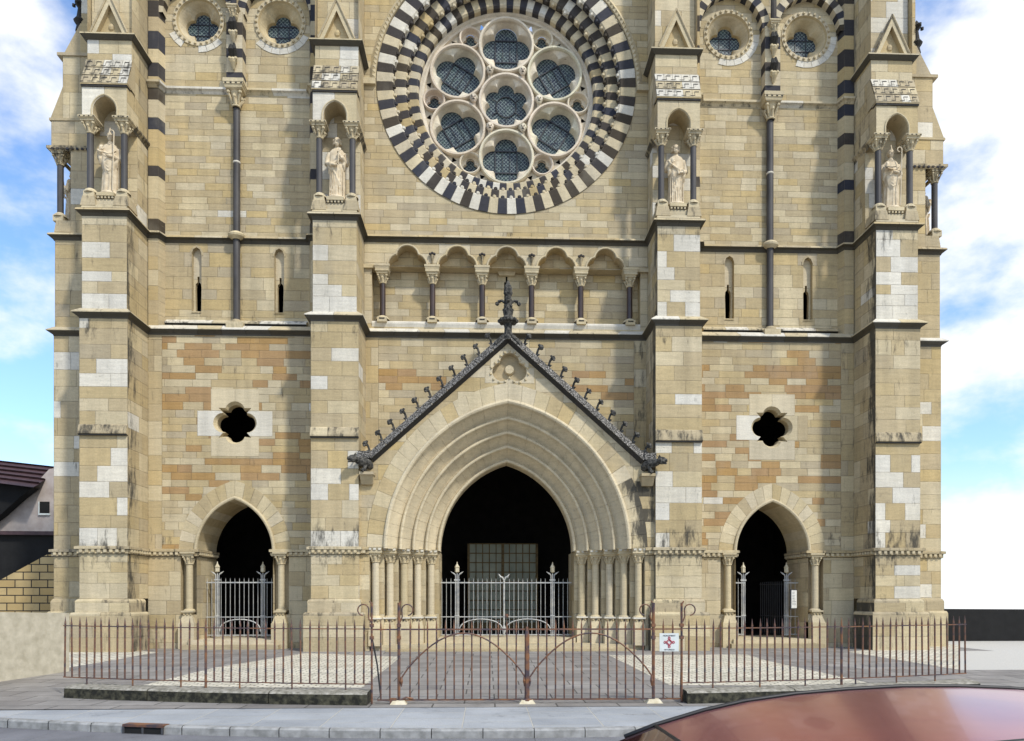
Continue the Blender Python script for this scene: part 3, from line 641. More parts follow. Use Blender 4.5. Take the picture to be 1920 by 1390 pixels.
    for k in range(len(O_)-1):
        if k % 4 == 0: c = pick(rnd.choice('ccpt'))
        a_, b_ = O_[k], O_[k+1]
        for j in range(2): mb.poly([(a_[0], .0+.9*j, a_[1]), (b_[0], .0+.9*j, b_[1]), (b_[0], .9+.9*j, b_[1]), (a_[0], .9+.9*j, a_[1])], c, 0, [(.0, 9)]*4, (.0, 0))
    strip(mb, B, -.012, .0, pick('c'), closed=False, ol2=arch_pts(1.27, .6, Z1, 4*nv, xc))
    roll(mb, [(p[0], -.03, p[1]) for p in arch_pts(1.30, .6, Z1, 30, xc)], .06, pick('c'), n=8)
    for sg in (-1, 1): lay(mb, rows_random(0, 1.8, -.1, Z1, .45, .55, .6, 1.0, lambda u, v: rnd.choices('cgt', (4, 3, 3))[0]), PX(xc+sg*1.27, 1), grime=lambda u, v: .06)
    part(mb, 'door_arch')
    for sg in (-1, 1):
        x = xc+sg*1.53
        mb = MB(); mb.lathe(x, .06, [(.115, 1.32), (.112, 2.85)], 14, pick('c'))
        co_ = part(mb, 'door_column')
        mb = MB(); capital(mb, x, .06, 2.83, 3.24, .115, .21, teeth=False); part(mb, 'capital', parent=co_)
        mb = MB(); mb.box(x-.2, x+.2, -.16, .28, 1.22, 1.28, pick('c')); mb.lathe(x, .06, [(.2, 1.28), (.17, 1.32), (.12, 1.34)], 14, pick('c'))
        mb.frustum(x-.24, x+.24, -.22, .2, .86, x-.15, x+.15, -.12, .2, 1.12, pick('c')); mb.box(x-.15, x+.15, -.10, .2, 1.12, 1.22, pick('c')); mb.box(x-.26, x+.26, -.24, .2, -.1, .86, pick('c'))
        for k in range(3): mb.ball((x-.11+k*.11, -.13, 1.15), .035, pick('t'), n=6)
        part(mb, 'column_base', parent=co_)
    mb = MB(); mb.box(xc-1.45, xc+1.45, -.30, 2.4, -.1, .30, pick('p'), joint=True); mb.box(xc-1.6, xc+1.6, -.55, -.30, -.15, .15, pick('g'), joint=True)
    part(mb, 'step')
    # ---- upper storeys of the bay, set back between pilasters
    mb = MB()
    for z0, z1 in ((Z2, Z3), (Z3, 24.0)):
        for e, (xa, xb) in enumerate(((12.04, 11.70), (6.3, 6.64))):
            r = rows_random(*sorted((s*xa, s*xb)), z0, z1, .42, .56, .5, .5, lambda u, v: rnd.choices('tgcy', (4, 2, 4, 2))[0])
            if z1 > 20:               # black quoins
                ks = [(14.0, 14.42), (15.85, 16.2), (17.42, 17.82), (18.42, 18.82), (19.2, 19.66), (20.12, 20.72), (21.2, 21.75), (22.3, 22.9)]
                ed = sorted(set([z0]+[q for k_ in ks for q in k_]+[15.1, 16.8, 24.0])); cc = lambda z: 'k' if any(k0 <= z < k1-.01 for k0, k1 in ks) else None
                r = [(p, q, [(*sorted((s*xa, s*xb)), pick(cc(p) or rnd.choice('tcy')))]) for p, q in zip(ed, ed[1:])]
            lay(mb, r, PY(0), grime=lambda u, v: .03)
            sx = xb; sx2 = xb-.10 if e == 0 else xb+.10
            for p, q, st in r:
                c = st[0][2] if isinstance(st[0][2], tuple) else pick('t')
                mb.poly([(s*sx, 0, p), (s*sx, 0, q), (s*sx2, .3, q), (s*sx2, .3, p)], c, 0, [(5, 0), (5, q-p), (5.1, q-p), (5.1, 0)], (10, q-p))
            mb.poly([(s*xa, 0, 19), (s*xa, .3, 19), (s*xb, .3, 19), (s*xb, 0, 19)], pick('c'))
    A_, B_ = sorted((s*6.72, s*11.62))
    slits = []
    for dx in (-1.39, 1.39):
        xs = xc+dx; slits.append([(xs-.165, 11.45), (xs+.165, 11.45), (xs+.165, 13.42), (xs+.11, 13.56), (xs, 13.63), (xs-.11, 13.56), (xs-.165, 13.42)])
    calm = lambda u, v: rnd.choices('tgcyw', (36, 24, 32, 14, .3))[0]
    lay(mb, rows_random(A_, B_, Z2, 11.5, .22, .3, .5, 1.1, calm)+rows_random(A_, B_, 11.5, Z3, .28, .52, .6, 1.2, calm), PY(.3), holes=slits, grime=lambda u, v: .03)
    lay(mb, rows_random(A_, B_, Z3, Z4, .20, .26, .5, 1.05, calm), PY(.3), grime=lambda u, v: .02)
    oc = [circ(xc+dx, 21.34, .85, 40) for dx in (-s*1.42, s*1.32)]
    lay(mb, rows_random(A_, B_, Z4, 24, .25, .32, .6, 1.15, lambda u, v: rnd.choices('tcyg', (30, 40, 14, 8))[0]), PY(.3), holes=oc, grime=lambda u, v: .01)
    part(mb, 'wall')
    for i, dx in enumerate((-1.39, 1.39)):       # slit windows
        xs = xc+dx; ol = slits[i]; mb = MB()
        strip(mb, ol, .3, .5, pick('t'))
        zz = [11.45, 12.62]
        op = [(xs-.085, 11.45), (xs+.085, 11.45), (xs+.105, 12.3), (xs+.09, 12.44), (xs+.04, 12.5), (xs+.035, 12.70), (xs-.035, 12.70), (xs-.04, 12.5), (xs-.09, 12.44), (xs-.105, 12.3)]
        fr = [(xs-.17, 11.44), (xs+.17, 11.44), (xs+.17, 13.64), (xs-.17, 13.64)]
        lay(mb, [(11.44, 12.6, [(xs-.17, xs+.17, pick('c'))]), (12.6, 13.64, [(xs-.17, xs+.17, pick('p'))])], PY(.46), holes=[op[:3]+[(xs-.105, 12.3)], [(xs-.105, 12.3), (xs+.105, 12.3), (xs+.09, 12.44), (xs+.04, 12.5), (xs-.04, 12.5), (xs-.09, 12.44)], [(xs-.035, 12.45), (xs+.035, 12.45), (xs+.035, 12.70), (xs-.035, 12.70)]])
        strip(mb, op, .46, .60, (*PAL['t'], .1))
        hood = [(xs+.22, 13.35), (xs+.22, 13.48), (xs+.13, 13.62), (xs, 13.70), (xs-.13, 13.62), (xs-.22, 13.48), (xs-.22, 13.35)]
        ih = [(xs+.165, 13.35), (xs+.165, 13.42), (xs+.11, 13.56), (xs, 13.63), (xs-.11, 13.56), (xs-.165, 13.42), (xs-.165, 13.35)]
        for a_, b_, c_, d_ in zip(hood, hood[1:], ih[1:], ih): mb.poly([(a_[0], .285, a_[1]), (b_[0], .285, b_[1]), (c_[0], .285, c_[1]), (d_[0], .285, d_[1])], pick('g'))
        strip(mb, hood, .285, .3, pick('g'), closed=False)
        mb.poly([(xs-.165, .27, 11.40), (xs+.165, .27, 11.40), (xs+.165, .46, 11.47), (xs-.165, .46, 11.47)], pick('w'))
        part(mb, 'slit_window')
    # thin dark shaft up the middle of the bay
    mb = MB(); xm = xc+s*.0
    mb.lathe(xm, .18, [(.115, 11.08), (.115, 18.3)], 14); cs = part(mb, 'wall_shaft', M['shaft'])
    mb = MB(); mb.lathe(xm, .18, [(.115, 16.42), (.13, 16.44), (.13, 16.47), (.115, 16.49)], 14, pick('w')); part(mb, 'shaft_ring', parent=cs)
    mb = MB(); mb.lathe(xm, .14, [(.13, 13.83), (.27, 13.92), (.29, 13.98), (.2, 14.06), (.12, 14.10)], 16, pick('c'), sy=.8); part(mb, 'collar', parent=cs)
    mb = MB(); mb.box(xm-.28, xm+.28, -.08, .3, 10.78, 10.98, (*PAL['c'], .1)); mb.lathe(xm, .16, [(.22, 10.98), (.2, 11.05), (.12, 11.12)], 14, (*PAL['g'], .12)); part(mb, 'column_base', parent=cs)
    mb = MB(); capital(mb, xm, .12, 18.28, 18.98, .12, .28); mb.frustum(xm-.28, xm+.28, -.16, .3, 18.8, xm-.33, xm+.33, -.2, .3, 18.96, pick('c')); mb.box(xm-.34, xm+.34, -.21, .3, 18.96, 19.08, pick('c')); part(mb, 'capital', parent=cs)
    # banded pier above it
    mb = MB(); zz = [19.08, 19.36, 19.86, 20.16, 20.62, 21.04, 21.4, 21.75, 24.0]
    for i, (p, q) in enumerate(zip(zz, zz[1:])):
        c = pick('k') if i % 2 == 0 else pick('p')
        if i < 6:
            lay(mb, [(p, q, [(xm-.27, xm+.27, c)])], PY(-.06)); lay(mb, [(p, q, [(-.06, .3, c)])], PX(xm-.27, 1)); lay(mb, [(p, q, [(-.06, .3, c)])], PX(xm+.27, 1))
    part(mb, 'banded_pier')
    for z, dk in ((19.62, 0), (20.52, 0)):
        mb = MB(); c = pick('c'); k_ = (*PAL['k'], .4)
        mb.ball((xm, -.16, z+.06), .14, c, n=8, sc=(1, .9, .7)); mb.ball((xm-.1, -.22, z+.1), .06, c, n=6); mb.ball((xm+.1, -.22, z+.1), .06, c, n=6); mb.tube([(xm, -.1, z-.2), (xm, -.2, z)], [.04, .1], 6, c)
        mb.tube([(xm-.04, -.1, z+.2), (xm-.05, -.26, z+.36), (xm-.06, -.2, z+.55)], [.08, .10, .05], 6, k_); mb.tube([(xm+.05, -.1, z+.2), (xm+.05, -.24, z+.4), (xm+.04, -.2, z+.6)], [.07, .08, .04], 6, k_)
        part(mb, 'corbel')
    mb = MB(); mb.lathe(xm, -.14, [(.1, 21.45), (.1, 24)], 10, pick('k'), mat=0); part(mb, 'upper_shaft')
    mb = MB(); capital(mb, xm, -.14, 21.12, 21.46, .08, .17, grime=.1, teeth=False); mb.lathe(xm, -.14, [(.0, 20.95), (.14, 21.12)], 8, pick('c')); part(mb, 'corbel')
    # banded arches over the round windows
    for dx in (-s*1.40, s*1.32):
        xa = xc+dx; mb = MB(); zs = 21.38; nv = 9
        A1 = arch_pts(1.36, .12, zs, 2*nv, xa); B1 = arch_pts(1.08, .12, zs, 2*nv, xa)
        for k in range(2*nv):
            c = pick('k') if k % 2 == 0 else pick('p'); j = 2*k
            for j in (2*k, 2*k+1):
                b0, b1, a0, a1 = B1[j], B1[j+1], A1[j], A1[j+1]
                mb.poly([(b0[0], .02, b0[1]), (a0[0], .02, a0[1]), (a1[0], .02, a1[1]), (b1[0], .02, b1[1])], c); mb.poly([(b0[0], .02, b0[1]), (b0[0], .3, b0[1]), (b1[0], .3, b1[1]), (b1[0], .02, b1[1])], c)
        part(mb, 'banded_arch')
    for dx in (-s*1.42, s*1.32):          # round windows with quatrefoil glazing
        xa, za = xc+dx, 21.34; mb = MB()
        Ro, Ri = circ(xa, za, .87, 48), circ(xa, za, .74, 48)
        strip(mb, Ro, .27, .27, pick('p'), ol2=Ri); strip(mb, Ro, .27, .3, pick('c'))
        for k in range(26):
            a_ = 2*math.pi*k/26; mb.ball((xa+.80*math.cos(a_), .25, za+.80*math.sin(a_)), .05, pick('c'), n=6)
        rr_ = [circ(xa, za, r_, 48) for r_ in (.74, .70, .67)]
        strip(mb, rr_[0], .27, .34, pick('t'), ol2=rr_[1]); strip(mb, rr_[1], .34, .40, pick('c'), ol2=rr_[2])
        fo = union_outline([circ(xa+px, za+pz, .26, 20) for px, pz in ((.285, 0), (-.285, 0), (0, .285), (0, -.285))], (xa, za))
        c48 = [(xa+.67*math.cos(2*math.pi*k/180), za+.67*math.sin(2*math.pi*k/180)) for k in range(180)]
        f8 = [(xa+(p[0]-xa)*1.06, za+(p[1]-za)*1.06) for p in fo]
        strip(mb, c48, .40, .66, pick('c'), ol2=f8); strip(mb, f8, .66, .76, pick('t'), ol2=fo)
        for k in range(7):           # new pale stones let in below
            a0 = R(206+k*16 if s < 0 else 250+k*16) if dx*s > 0 or s > 0 else R(222+k*16); a1 = a0+R(15.3)
            if s < 0 and dx < 0 and k in (2, 3): continue
            mb.poly([(xa+.87*math.cos(a0), .285, za+.87*math.sin(a0)), (xa+1.09*math.cos(a0), .285, za+1.09*math.sin(a0)), (xa+1.09*math.cos(a1), .285, za+1.09*math.sin(a1)), (xa+.87*math.cos(a1), .285, za+.87*math.sin(a1))], pick('w'))
        ow = part(mb, 'round_window')
        mb = MB(); mb.poly([(p[0], .76, p[1]) for p in fo]); part(mb, 'glass', M['glass'] if 'glass' in M else M['dark'], parent=ow)
        mb = MB()
        for t in (-.19, .19): mb.box(xa+t-.014, xa+t+.014, .74, .758, za-.45, za+.45); mb.box(xa-.45, xa+.45, .738, .756, za+t-.014, za+t+.014)
        part(mb, 'bars', M['leadbar'], parent=ow)
# ---- string courses
HS = 4.78
def strings():
    lo = [(-EDG, 1.7), (-EDG, .25), (-XO1, .25), (-XO1, YB), (-XO0, YB), (-XO0, 0)]
    up = lo+[(-XI1, 0), (-XI1, YB), (-XI0, YB), (-XI0, 0), (XI0, 0), (XI0, YB), (XI1, YB), (XI1, 0), (XO0, 0), (XO0, YB), (XO1, YB), (XO1, .25), (EDG, .25), (EDG, 1.7)]
    mb = MB(); sweep(mb, up, [(-.04, Z2+.20), (.17, Z2+.03), (.17, Z2), (.02, Z2-.10), (.0, Z2-.15)], lambda: (*[q*.95 for q in pick(rnd.choice('ccw'))[:3]], 0), grime=.09, jl=.85, cap=False, dark_amt=.62); part(mb, 'string_course')
    mid = [(-EDG, 1.7), (-EDG, .25), (-UO1, .25), (-UO1, YB), (-UO0, YB), (-UO0, 0), (-11.70, 0), (-11.6, .3), (-6.74, .3), (-6.64, 0), (-UI1, 0), (-UI1, YB), (-UI0, YB), (-UI0, 0)]
    mid = mid+mir(mid)
    mb = MB(); sweep(mb, mid, [(-.05, Z3+.14), (.13, Z3+.04), (.15, Z3-.02), (.05, Z3-.06), (.0, Z3-.16)], lambda: pick(rnd.choice('ctg')), grime=.09, jl=.9, cap=False, dark_amt=.55); part(mb, 'string_course')
    for s in (-1, 1):
        p = [(-XO0+.04, 0), (-11.70, 0), (-11.6, .3), (-9.5, .3)]; 
        p = [(-XO0, 0), (-11.70, 0), (-11.6, .3), (-6.74, .3), (-6.64, 0), (-XI1, 0)]
        if s > 0: p = mir(p)
        mb = MB(); sweep(mb, p, [(-.02, Z4+.08), (.12, Z4+.02), (.12, Z4-.05), (.05, Z4-.09), (.0, Z4-.16)], lambda: pick(rnd.choice('ccw')), grime=.02, jl=1.2, cap=False, dark_amt=.14); part(mb, 'string_course')
        q = [(-11.55, .3), (-6.8, .3)] if s < 0 else [(6.8, .3), (11.55, .3)]
        mb = MB(); sweep(mb, q, [(.0, 11.16), (.20, 11.02), (.20, 10.98), (.02, 10.90)], lambda: pick(rnd.choice('cgw')), grime=.15, jl=.8, dark_amt=.5); part(mb, 'sill')
    base = [(.02, Z1+.08), (.11, Z1+.06), (.11, Z1-.02), (.05, Z1-.04), (.05, Z1-.16), (.0, Z1-.18)]
    for P_ in ([(-EDG, 1.7), (-EDG, .25), (-XO1, .25), (-XO1, YB), (-XO0, YB), (-XO0, 0), (-10.43, 0), (-10.43, 1.8)], [(-7.89, 1.8), (-7.89, 0), (-XI1, 0), (-XI1, YB), (-XI0, YB), (-XI0, -1.27), (-4.46, -1.27)]):
        for s in (-1, 1):
            p = P_ if s < 0 else mir(P_)
            mb = MB(); sweep(mb, p, base, lambda: pick(rnd.choice('cgt')), grime=.14, jl=1.0, cap=False, dark_amt=.6)
            for a, b in zip(p, p[1:]):        # dentils
                L_ = math.hypot(b[0]-a[0], b[1]-a[1]); n = max(1, int(L_/.17)); dx, dy = (b[0]-a[0])/L_, (b[1]-a[1])/L_; nx, ny = dy, -dx
                for k in range(n):
                    t = (k+.5)*L_/n; cx_, cy_ = a[0]+dx*t+nx*.075, a[1]+dy*t+ny*.075
                    w2 = .045
                    mb.box(-w2, w2, -.035, .035, Z1-.12, Z1-.035, pick('c'), M4=Matrix.Translation((cx_, cy_, 0)) @ Matrix.Rotation(math.atan2(dy, dx), 4, 'Z'))
                    mb.box(-w2*.85, w2*.85, -.037, .035, Z1-.125, Z1-.04, (*PAL['k'], .3), M4=Matrix.Translation((cx_+dx*.085, cy_+dy*.085, 0)) @ Matrix.Rotation(math.atan2(dy, dx), 4, 'Z')) if False else None
            part(mb, 'dentil_string')
strings()
# ---- the middle bay
calm = lambda u, v: rnd.choices('tgcyw', (34, 30, 30, 12, .3))[0]
mb = MB()
def cen(u, v):
    if 8.55 < v < 9.35 and 2.0 < abs(u) < 4.35 and rnd.random() < .62: return 'o'
    return calm(u, v)
lay(mb, rows_random(-4.36, 4.36, 5.5, Z2, .22, .27, .55, 1.0, cen), PY(0), holes=[arch_hole(3.6, .9, 3.3, 0, 16)])
for a in (-1, 1): lay(mb, rows_random(*sorted((a*4.36, a*4.84)), 5.5, Z2, .55, .62, .5, .5, lambda u, v: rnd.choice('tyc')), PY(0), grime=lambda u, v: .14 if u > 0 else .02)
AX = [-3.38, -1.69, 0, 1.69, 3.38]; ZS = 12.95
def tref(x0, k=1.0): return [circ(x0-.26, ZS+.02, .385*k, 24), circ(x0+.26, ZS+.02, .385*k, 24), circ(x0, ZS+.34, .36*k, 24)]
holes = []
for x0 in AX: holes += tref(x0)+[rect(x0-.645, x0+.645, 11.05, ZS+.02)]
holes += [rect(-4.58, 4.58, 11.05, ZS)]
lay(mb, rows_random(-4.84, 4.84, Z2, Z3, .3, .5, .8, 1.5, lambda u, v: rnd.choices('ctp', (5, 3, 2))[0]), PY(0), holes=holes)
lay(mb, rows_random(-4.84, 4.84, Z3, 24, .21, .26, .5, 1.1, calm), PY(0), holes=[circ(0, 19.2, 4.40, 96)], grime=lambda u, v: .22 if (abs(u) < .16 and v < 15.2) else .0)
lay(mb, rows_random(-4.7, 4.7, 10.9, 13.9, .23, .28, .5, 1.1, lambda u, v: rnd.choices('tgcy', (34, 20, 34, 12))[0]), PY(.42), holes=[rect(-.085, .085, 11.2, 12.65), rect(-.03, .03, 12.6, 12.85)])
for x in (-4.58, 4.58): mb.poly([(x, 0, 11.05), (x, .42, 11.05), (x, .42, ZS), (x, 0, ZS)], pick('t'))
part(mb, 'wall')
mb = MB()
for x0 in AX:
    ol = [p for p in union_outline([c for c in tref(x0)]+[rect(x0-.645, x0+.645, ZS-.6, ZS+.02)], (x0, ZS+.02)) if p[1] >= ZS-.02]
    strip(mb, ol, 0, .42, pick('t'), closed=False)
    ol2 = [p for p in union_outline([c for c in tref(x0, 1.14)]+[rect(x0-.7, x0+.7, ZS-.6, ZS+.02)], (x0, ZS+.02)) if p[1] >= ZS+.0]
    strip(mb, ol2, -.035, -.035, pick('c'), closed=False, ol2=[(x0+(p[0]-x0)*.93, ZS+(p[1]-ZS)*.93) for p in ol2]); strip(mb, ol2, -.035, 0, (*PAL['t'], .1), closed=False)
    roll(mb, [(x0+(p[0]-x0)*.97, -.03, ZS+(p[1]-ZS)*.97) for p in ol2], .035, pick('c'))
o_ar = part(mb, 'arcade')
mb = MB()
for i in range(4):
    x = (-2.535, -.845, .845, 2.535)[i]
    for k in range(3): mb.ball((x-.07+k*.07, -.07, 13.36+(.03 if k == 1 else 0)), .05, (*PAL['k'], .1), n=6)
    mb.tube([(x, 0, 13.05), (x, -.08, 13.32)], [.03, .05], 6, (*PAL['g'], .2))
part(mb, 'carved_buds', parent=o_ar)
for x in (-4.225, -2.535, -.845, .845, 2.535, 4.225):
    mb = MB(); mb.lathe(x, .08, [(.1, 11.24), (.097, 12.40)], 14); cs = part(mb, 'arcade_column', M['brn'])
    mb = MB(); capital(mb, x, .08, 12.38, 12.80, .1, .2, teeth=False); mb.frustum(x-.21, x+.21, -.13, .29, 12.78, x-.25, x+.25, -.16, .3, 12.90, pick('c')); mb.box(x-.26, x+.26, -.17, .3, 12.90, 12.97, pick('c'))
    if abs(x) > 4: mb.box(*sorted((x, x+math.copysign(.62, x))), -.09, .3, 12.86, 12.98, pick('c'))
    part(mb, 'capital', parent=cs)
    mb = MB(); mb.box(x-.16, x+.16, -.14, .3, 11.03, 11.19, pick('c')); mb.lathe(x, .08, [(.235, 11.15), (.225, 11.2), (.17, 11.25), (.11, 11.28)], 14, pick('c')); mb.box(x-.09, x+.09, -.15, 0, 11.12, 11.16, (*PAL['k'], .4)); part(mb, 'column_base', parent=cs)
mb = MB(); sweep(mb, [(-4.58, .0), (4.58, .0)], [(-.42, 11.12), (-.02, 11.10), (.03, 11.05), (.03, 11.0), (0, 10.9)], lambda: pick('w'), jl=1.69); part(mb, 'sill')
mb = MB(); mb.frustum(-.26, .26, .30, .42, 12.84, -.34, .34, .22, .42, 13.0, pick('c')); part(mb, 'lintel', parent=o_ar)
# ---- rose window
RZ = 19.2; NV = 84
def ringstones(mb, R0, R1, y, y2, off=0, bead=True):
    for k in range(NV):
        blk_ = (k+off) % 2 == 0; c = pick('k') if blk_ else pick(rnd.choices('wpc', (5, 3, 2))[0] if R0 > 4 else rnd.choices('pcyw', (6, 3, 1, 2))[0])
        for j in range(2):
            a0, a1 = 2*math.pi*(k+j/2)/NV, 2*math.pi*(k+(j+1)/2)/NV
            q = [(math.cos(a0)*R1, math.sin(a0)*R1), (math.cos(a0)*R0, math.sin(a0)*R0), (math.cos(a1)*R0, math.sin(a1)*R0), (math.cos(a1)*R1, math.sin(a1)*R1)]
            L_ = 2*math.pi*R0/NV
            mb.poly([(p[0], y, RZ+p[1]) for p in q], c, 0, [(L_*j/2, .0), (L_*j/2, R0-R1), (L_*(j+1)/2, R0-R1), (L_*(j+1)/2, 0)], (L_, R0-R1))
            # small roll on the arris, then the soffit
            h = .05
            mb.poly([(q[0][0], y, RZ+q[0][1]), (q[3][0], y, RZ+q[3][1]), (q[3][0]*(1-h/R1), y+h, RZ+q[3][1]*(1-h/R1)), (q[0][0]*(1-h/R1), y+h, RZ+q[0][1]*(1-h/R1))], c, smooth=True)
            mb.poly([(q[0][0]*(1-h/R1), y+h, RZ+q[0][1]*(1-h/R1)), (q[3][0]*(1-h/R1), y+h, RZ+q[3][1]*(1-h/R1)), (q[3][0]*(1-h/R1), y2, RZ+q[3][1]*(1-h/R1)), (q[0][0]*(1-h/R1), y2, RZ+q[0][1]*(1-h/R1))], c, 0, [(L_*j/2, 0), (L_*(j+1)/2, 0), (L_*(j+1)/2, .3), (L_*j/2, .3)], (L_, 3))
        if bead:
            a = 2*math.pi*(k+.5)/NV; rr = R1-.07
            mb.ball((math.cos(a)*rr, y+.06, RZ+math.sin(a)*rr), .075, c, n=6)
rose = None
mb = MB(); ringstones(mb, 4.42, 3.90, -.03, .27); rose = part(mb, 'rose_window', label='outer banded ring of the rose window')
for R0, R1, y, y2, off in ((3.86, 3.48, .24, .52, 1), (3.44, 3.10, .49, .80, 0)):
    mb = MB(); ringstones(mb, R0, R1, y, y2, off, bead=(R0 > 3.5)); part(mb, 'banded_ring', parent=rose)
mb = MB()                      # dog-tooth hood over the upper half
for k in range(92):
    a0, a1 = math.pi*k/92-.02, math.pi*(k+1)/92-.02; am = (a0+a1)/2
    P_ = lambda r, a, y: (math.cos(a)*r, y, RZ+math.sin(a)*r)
    mb.poly([P_(4.45, a0, -.08), P_(4.45, a1, -.08), P_(4.56, am, -.12)], pick('c'), smooth=False)
    mb.poly([P_(4.44, a0, -.04), P_(4.52, a0, -.10), P_(4.52, a1, -.10), P_(4.44, a1, -.04)], (*PAL['t'], .08)); mb.poly([P_(4.55, a0, -.10), P_(4.66, a0, 0), P_(4.66, a1, 0), P_(4.55, a1, -.10)], pick('c'))
    mb.poly([P_(4.44, a0, -.02), P_(4.44, a1, -.02), P_(4.55, a1, -.10), P_(4.55, a0, -.10)], pick('t'))
for s in (-1, 1): mb.box(*sorted((s*4.45, s*4.85)), -.12, 0, RZ-.14, RZ+.06, pick('c'))
part(mb, 'hood_mould', parent=rose)
TY = .80
TC = lambda: (*(q*rnd.uniform(.97, 1.03) for q in (.66, .585, .455)), 0)
mb = MB()
def circ_ring(mb, x, z, prof, n=48, col=None):     # prof [(r, y)]
    for (r0, y0), (r1, y1) in zip(prof, prof[1:]):
        for k in range(n):
            a, b = 2*math.pi*k/n, 2*math.pi*(k+1)/n
            mb.poly([(x+r0*math.cos(a), y0, z+r0*math.sin(a)), (x+r0*math.cos(b), y0, z+r0*math.sin(b)), (x+r1*math.cos(b), y1, z+r1*math.sin(b)), (x+r1*math.cos(a), y1, z+r1*math.sin(a))], col, smooth=True)
circ_ring(mb, 0, RZ, [(3.14, TY-.02), (3.08, TY-.08), (3.0, TY-.08), (2.96, TY+.0), (2.90, TY+.02), (2.88, TY+.12)], 96, TC())
big = [(0, 0)]+[(1.97*math.cos(R(30+60*k)), 1.97*math.sin(R(30+60*k))) for k in range(6)]
small = [(2.54*math.cos(R(60*k)), 2.54*math.sin(R(60*k))) for k in range(6)]
hol = [circ(x, RZ+z, .93, 32) for x, z in big]+[circ(x, RZ+z, .34, 20) for x, z in small]
for k in range(6):                # dark openings left and right of each small light
    for sg in (-1, 1):
        a = R(60*k+sg*12.0); hol.append([(2.78*math.cos(a)+r*math.cos(a+b), RZ+2.78*math.sin(a)+r*math.sin(a+b)) for r, b in ((.10, 0), (.12, 2.2), (.12, 4.1))])
for k in range(48):
    a, b = 2*math.pi*k/48, 2*math.pi*(k+1)/48; pcs = [[(0, RZ), (2.95*math.cos(a), RZ+2.95*math.sin(a)), (2.95*math.cos(b), RZ+2.95*math.sin(b))]]
    for h in hol:
        nx = []
        for p in pcs: nx += diff(p, h)
        pcs = nx
    for p in pcs: mb.poly([(q[0], TY+.12, q[1]) for q in p], (.56, .49, .37, 0.03))
def foil(kind, x, z, rot):
    if kind == 4: L_ = [(.435, .40, 4)]; sc_ = 1
    elif kind == 6: L_ = [(.50, .29, 6)]
    else: L_ = [(.12, .145, 3)]
    ol = []
    for d_, r_, n_ in L_:
        ol = [circ(x+d_*math.cos(rot+2*math.pi*i/n_), z+d_*math.sin(rot+2*math.pi*i/n_), r_, 26) for i in range(n_)]
    return union_outline(ol, (x, z))
glass_list = []
for i, (x, z) in enumerate(big):
    circ_ring(mb, x, RZ+z, [(.985, TY+.12), (.985, TY+.0), (.96, TY-.06), (.90, TY-.06), (.87, TY+.0), (.87, TY+.05)], 48, TC())
    rot = R(90) if i == 0 else R((45, 15, 45, 75, 105, 45, 165)[i]+45)
    rot = R(30) if i == 0 else {0: R(0), 1: R(0)}.get(0)
    if i > 0:
        ang = 30+60*(i-1); rot = R(0) if ang in (90, 270) else R(ang+0)
    fo = foil(6 if i == 0 else 4, x, RZ+z, rot)
    c180 = [(x+.87*math.cos(2*math.pi*k/180), RZ+z+.87*math.sin(2*math.pi*k/180)) for k in range(180)]
    f1 = [(x+(p[0]-x)*1.07, RZ+z+(p[1]-RZ-z)*1.07) for p in fo]
    tc_ = TC(); strip(mb, c180, TY+.05, TY+.12, tc_, ol2=[(x+(p[0]-x)*1.12, RZ+z+(p[1]-RZ-z)*1.12) for p in fo]); strip(mb, [(x+(p[0]-x)*1.12, RZ+z+(p[1]-RZ-z)*1.12) for p in fo], TY+.12, TY+.20, tc_, ol2=f1); strip(mb, f1, TY+.20, TY+.36, tc_, ol2=fo)
    glass_list.append((x, RZ+z, fo, rot, i))
for x, z in small:
    circ_ring(mb, x, RZ+z, [(.40, TY+.12), (.40, TY+.02), (.37, TY-.03), (.33, TY+.0), (.31, TY+.22)], 28, TC())
    fo = foil(3, x, RZ+z, R(90)); c180 = [(x+.31*math.cos(2*math.pi*k/180), RZ+z+.31*math.sin(2*math.pi*k/180)) for k in range(180)]
    strip(mb, c180, TY+.22, TY+.26, TC(), ol2=[(x+(p[0]-x)*1.05, RZ+z+(p[1]-RZ-z)*1.05) for p in fo]); strip(mb, fo, TY+.26, TY+.36, TC()); glass_list.append((x, RZ+z, fo, 0, 9))
tr = part(mb, 'tracery', parent=rose)
for k in range(6):
    a = R(60*k); mb = MB(); x, z = 1.15*math.cos(a), RZ+1.15*math.sin(a); c = (*TC()[:3], .06)
    mb.ball((x, TY-.06, z), .13, c, n=10, sc=(.85, 1, 1.15)); mb.ball((x, TY-.2, z-.01), .03, c, n=6); mb.ball((x, TY-.04, z+.05), .15, (*TC()[:3], .14), n=10, sc=(1, .9, .9)); mb.tube([(x, TY+.1, z-.2), (x, TY-.02, z-.08)], [.08, .07], 8, c)
    for s in (-1, 1): mb.ball((x+s*.045, TY-.175, z+.02), .02, (*PAL['k'], .3), n=6)
    mb.box(x-.04, x+.04, TY-.19, TY-.15, z-.075, z-.06, (*PAL['k'], .3)); part(mb, 'carved_head', parent=rose)
for x, z, fo, rot, i in glass_list:
    mb = MB(); mb.poly([(p[0], TY+.37, p[1]) for p in fo]); part(mb, 'glass', M['glass'], parent=rose)
yb = TY+.34
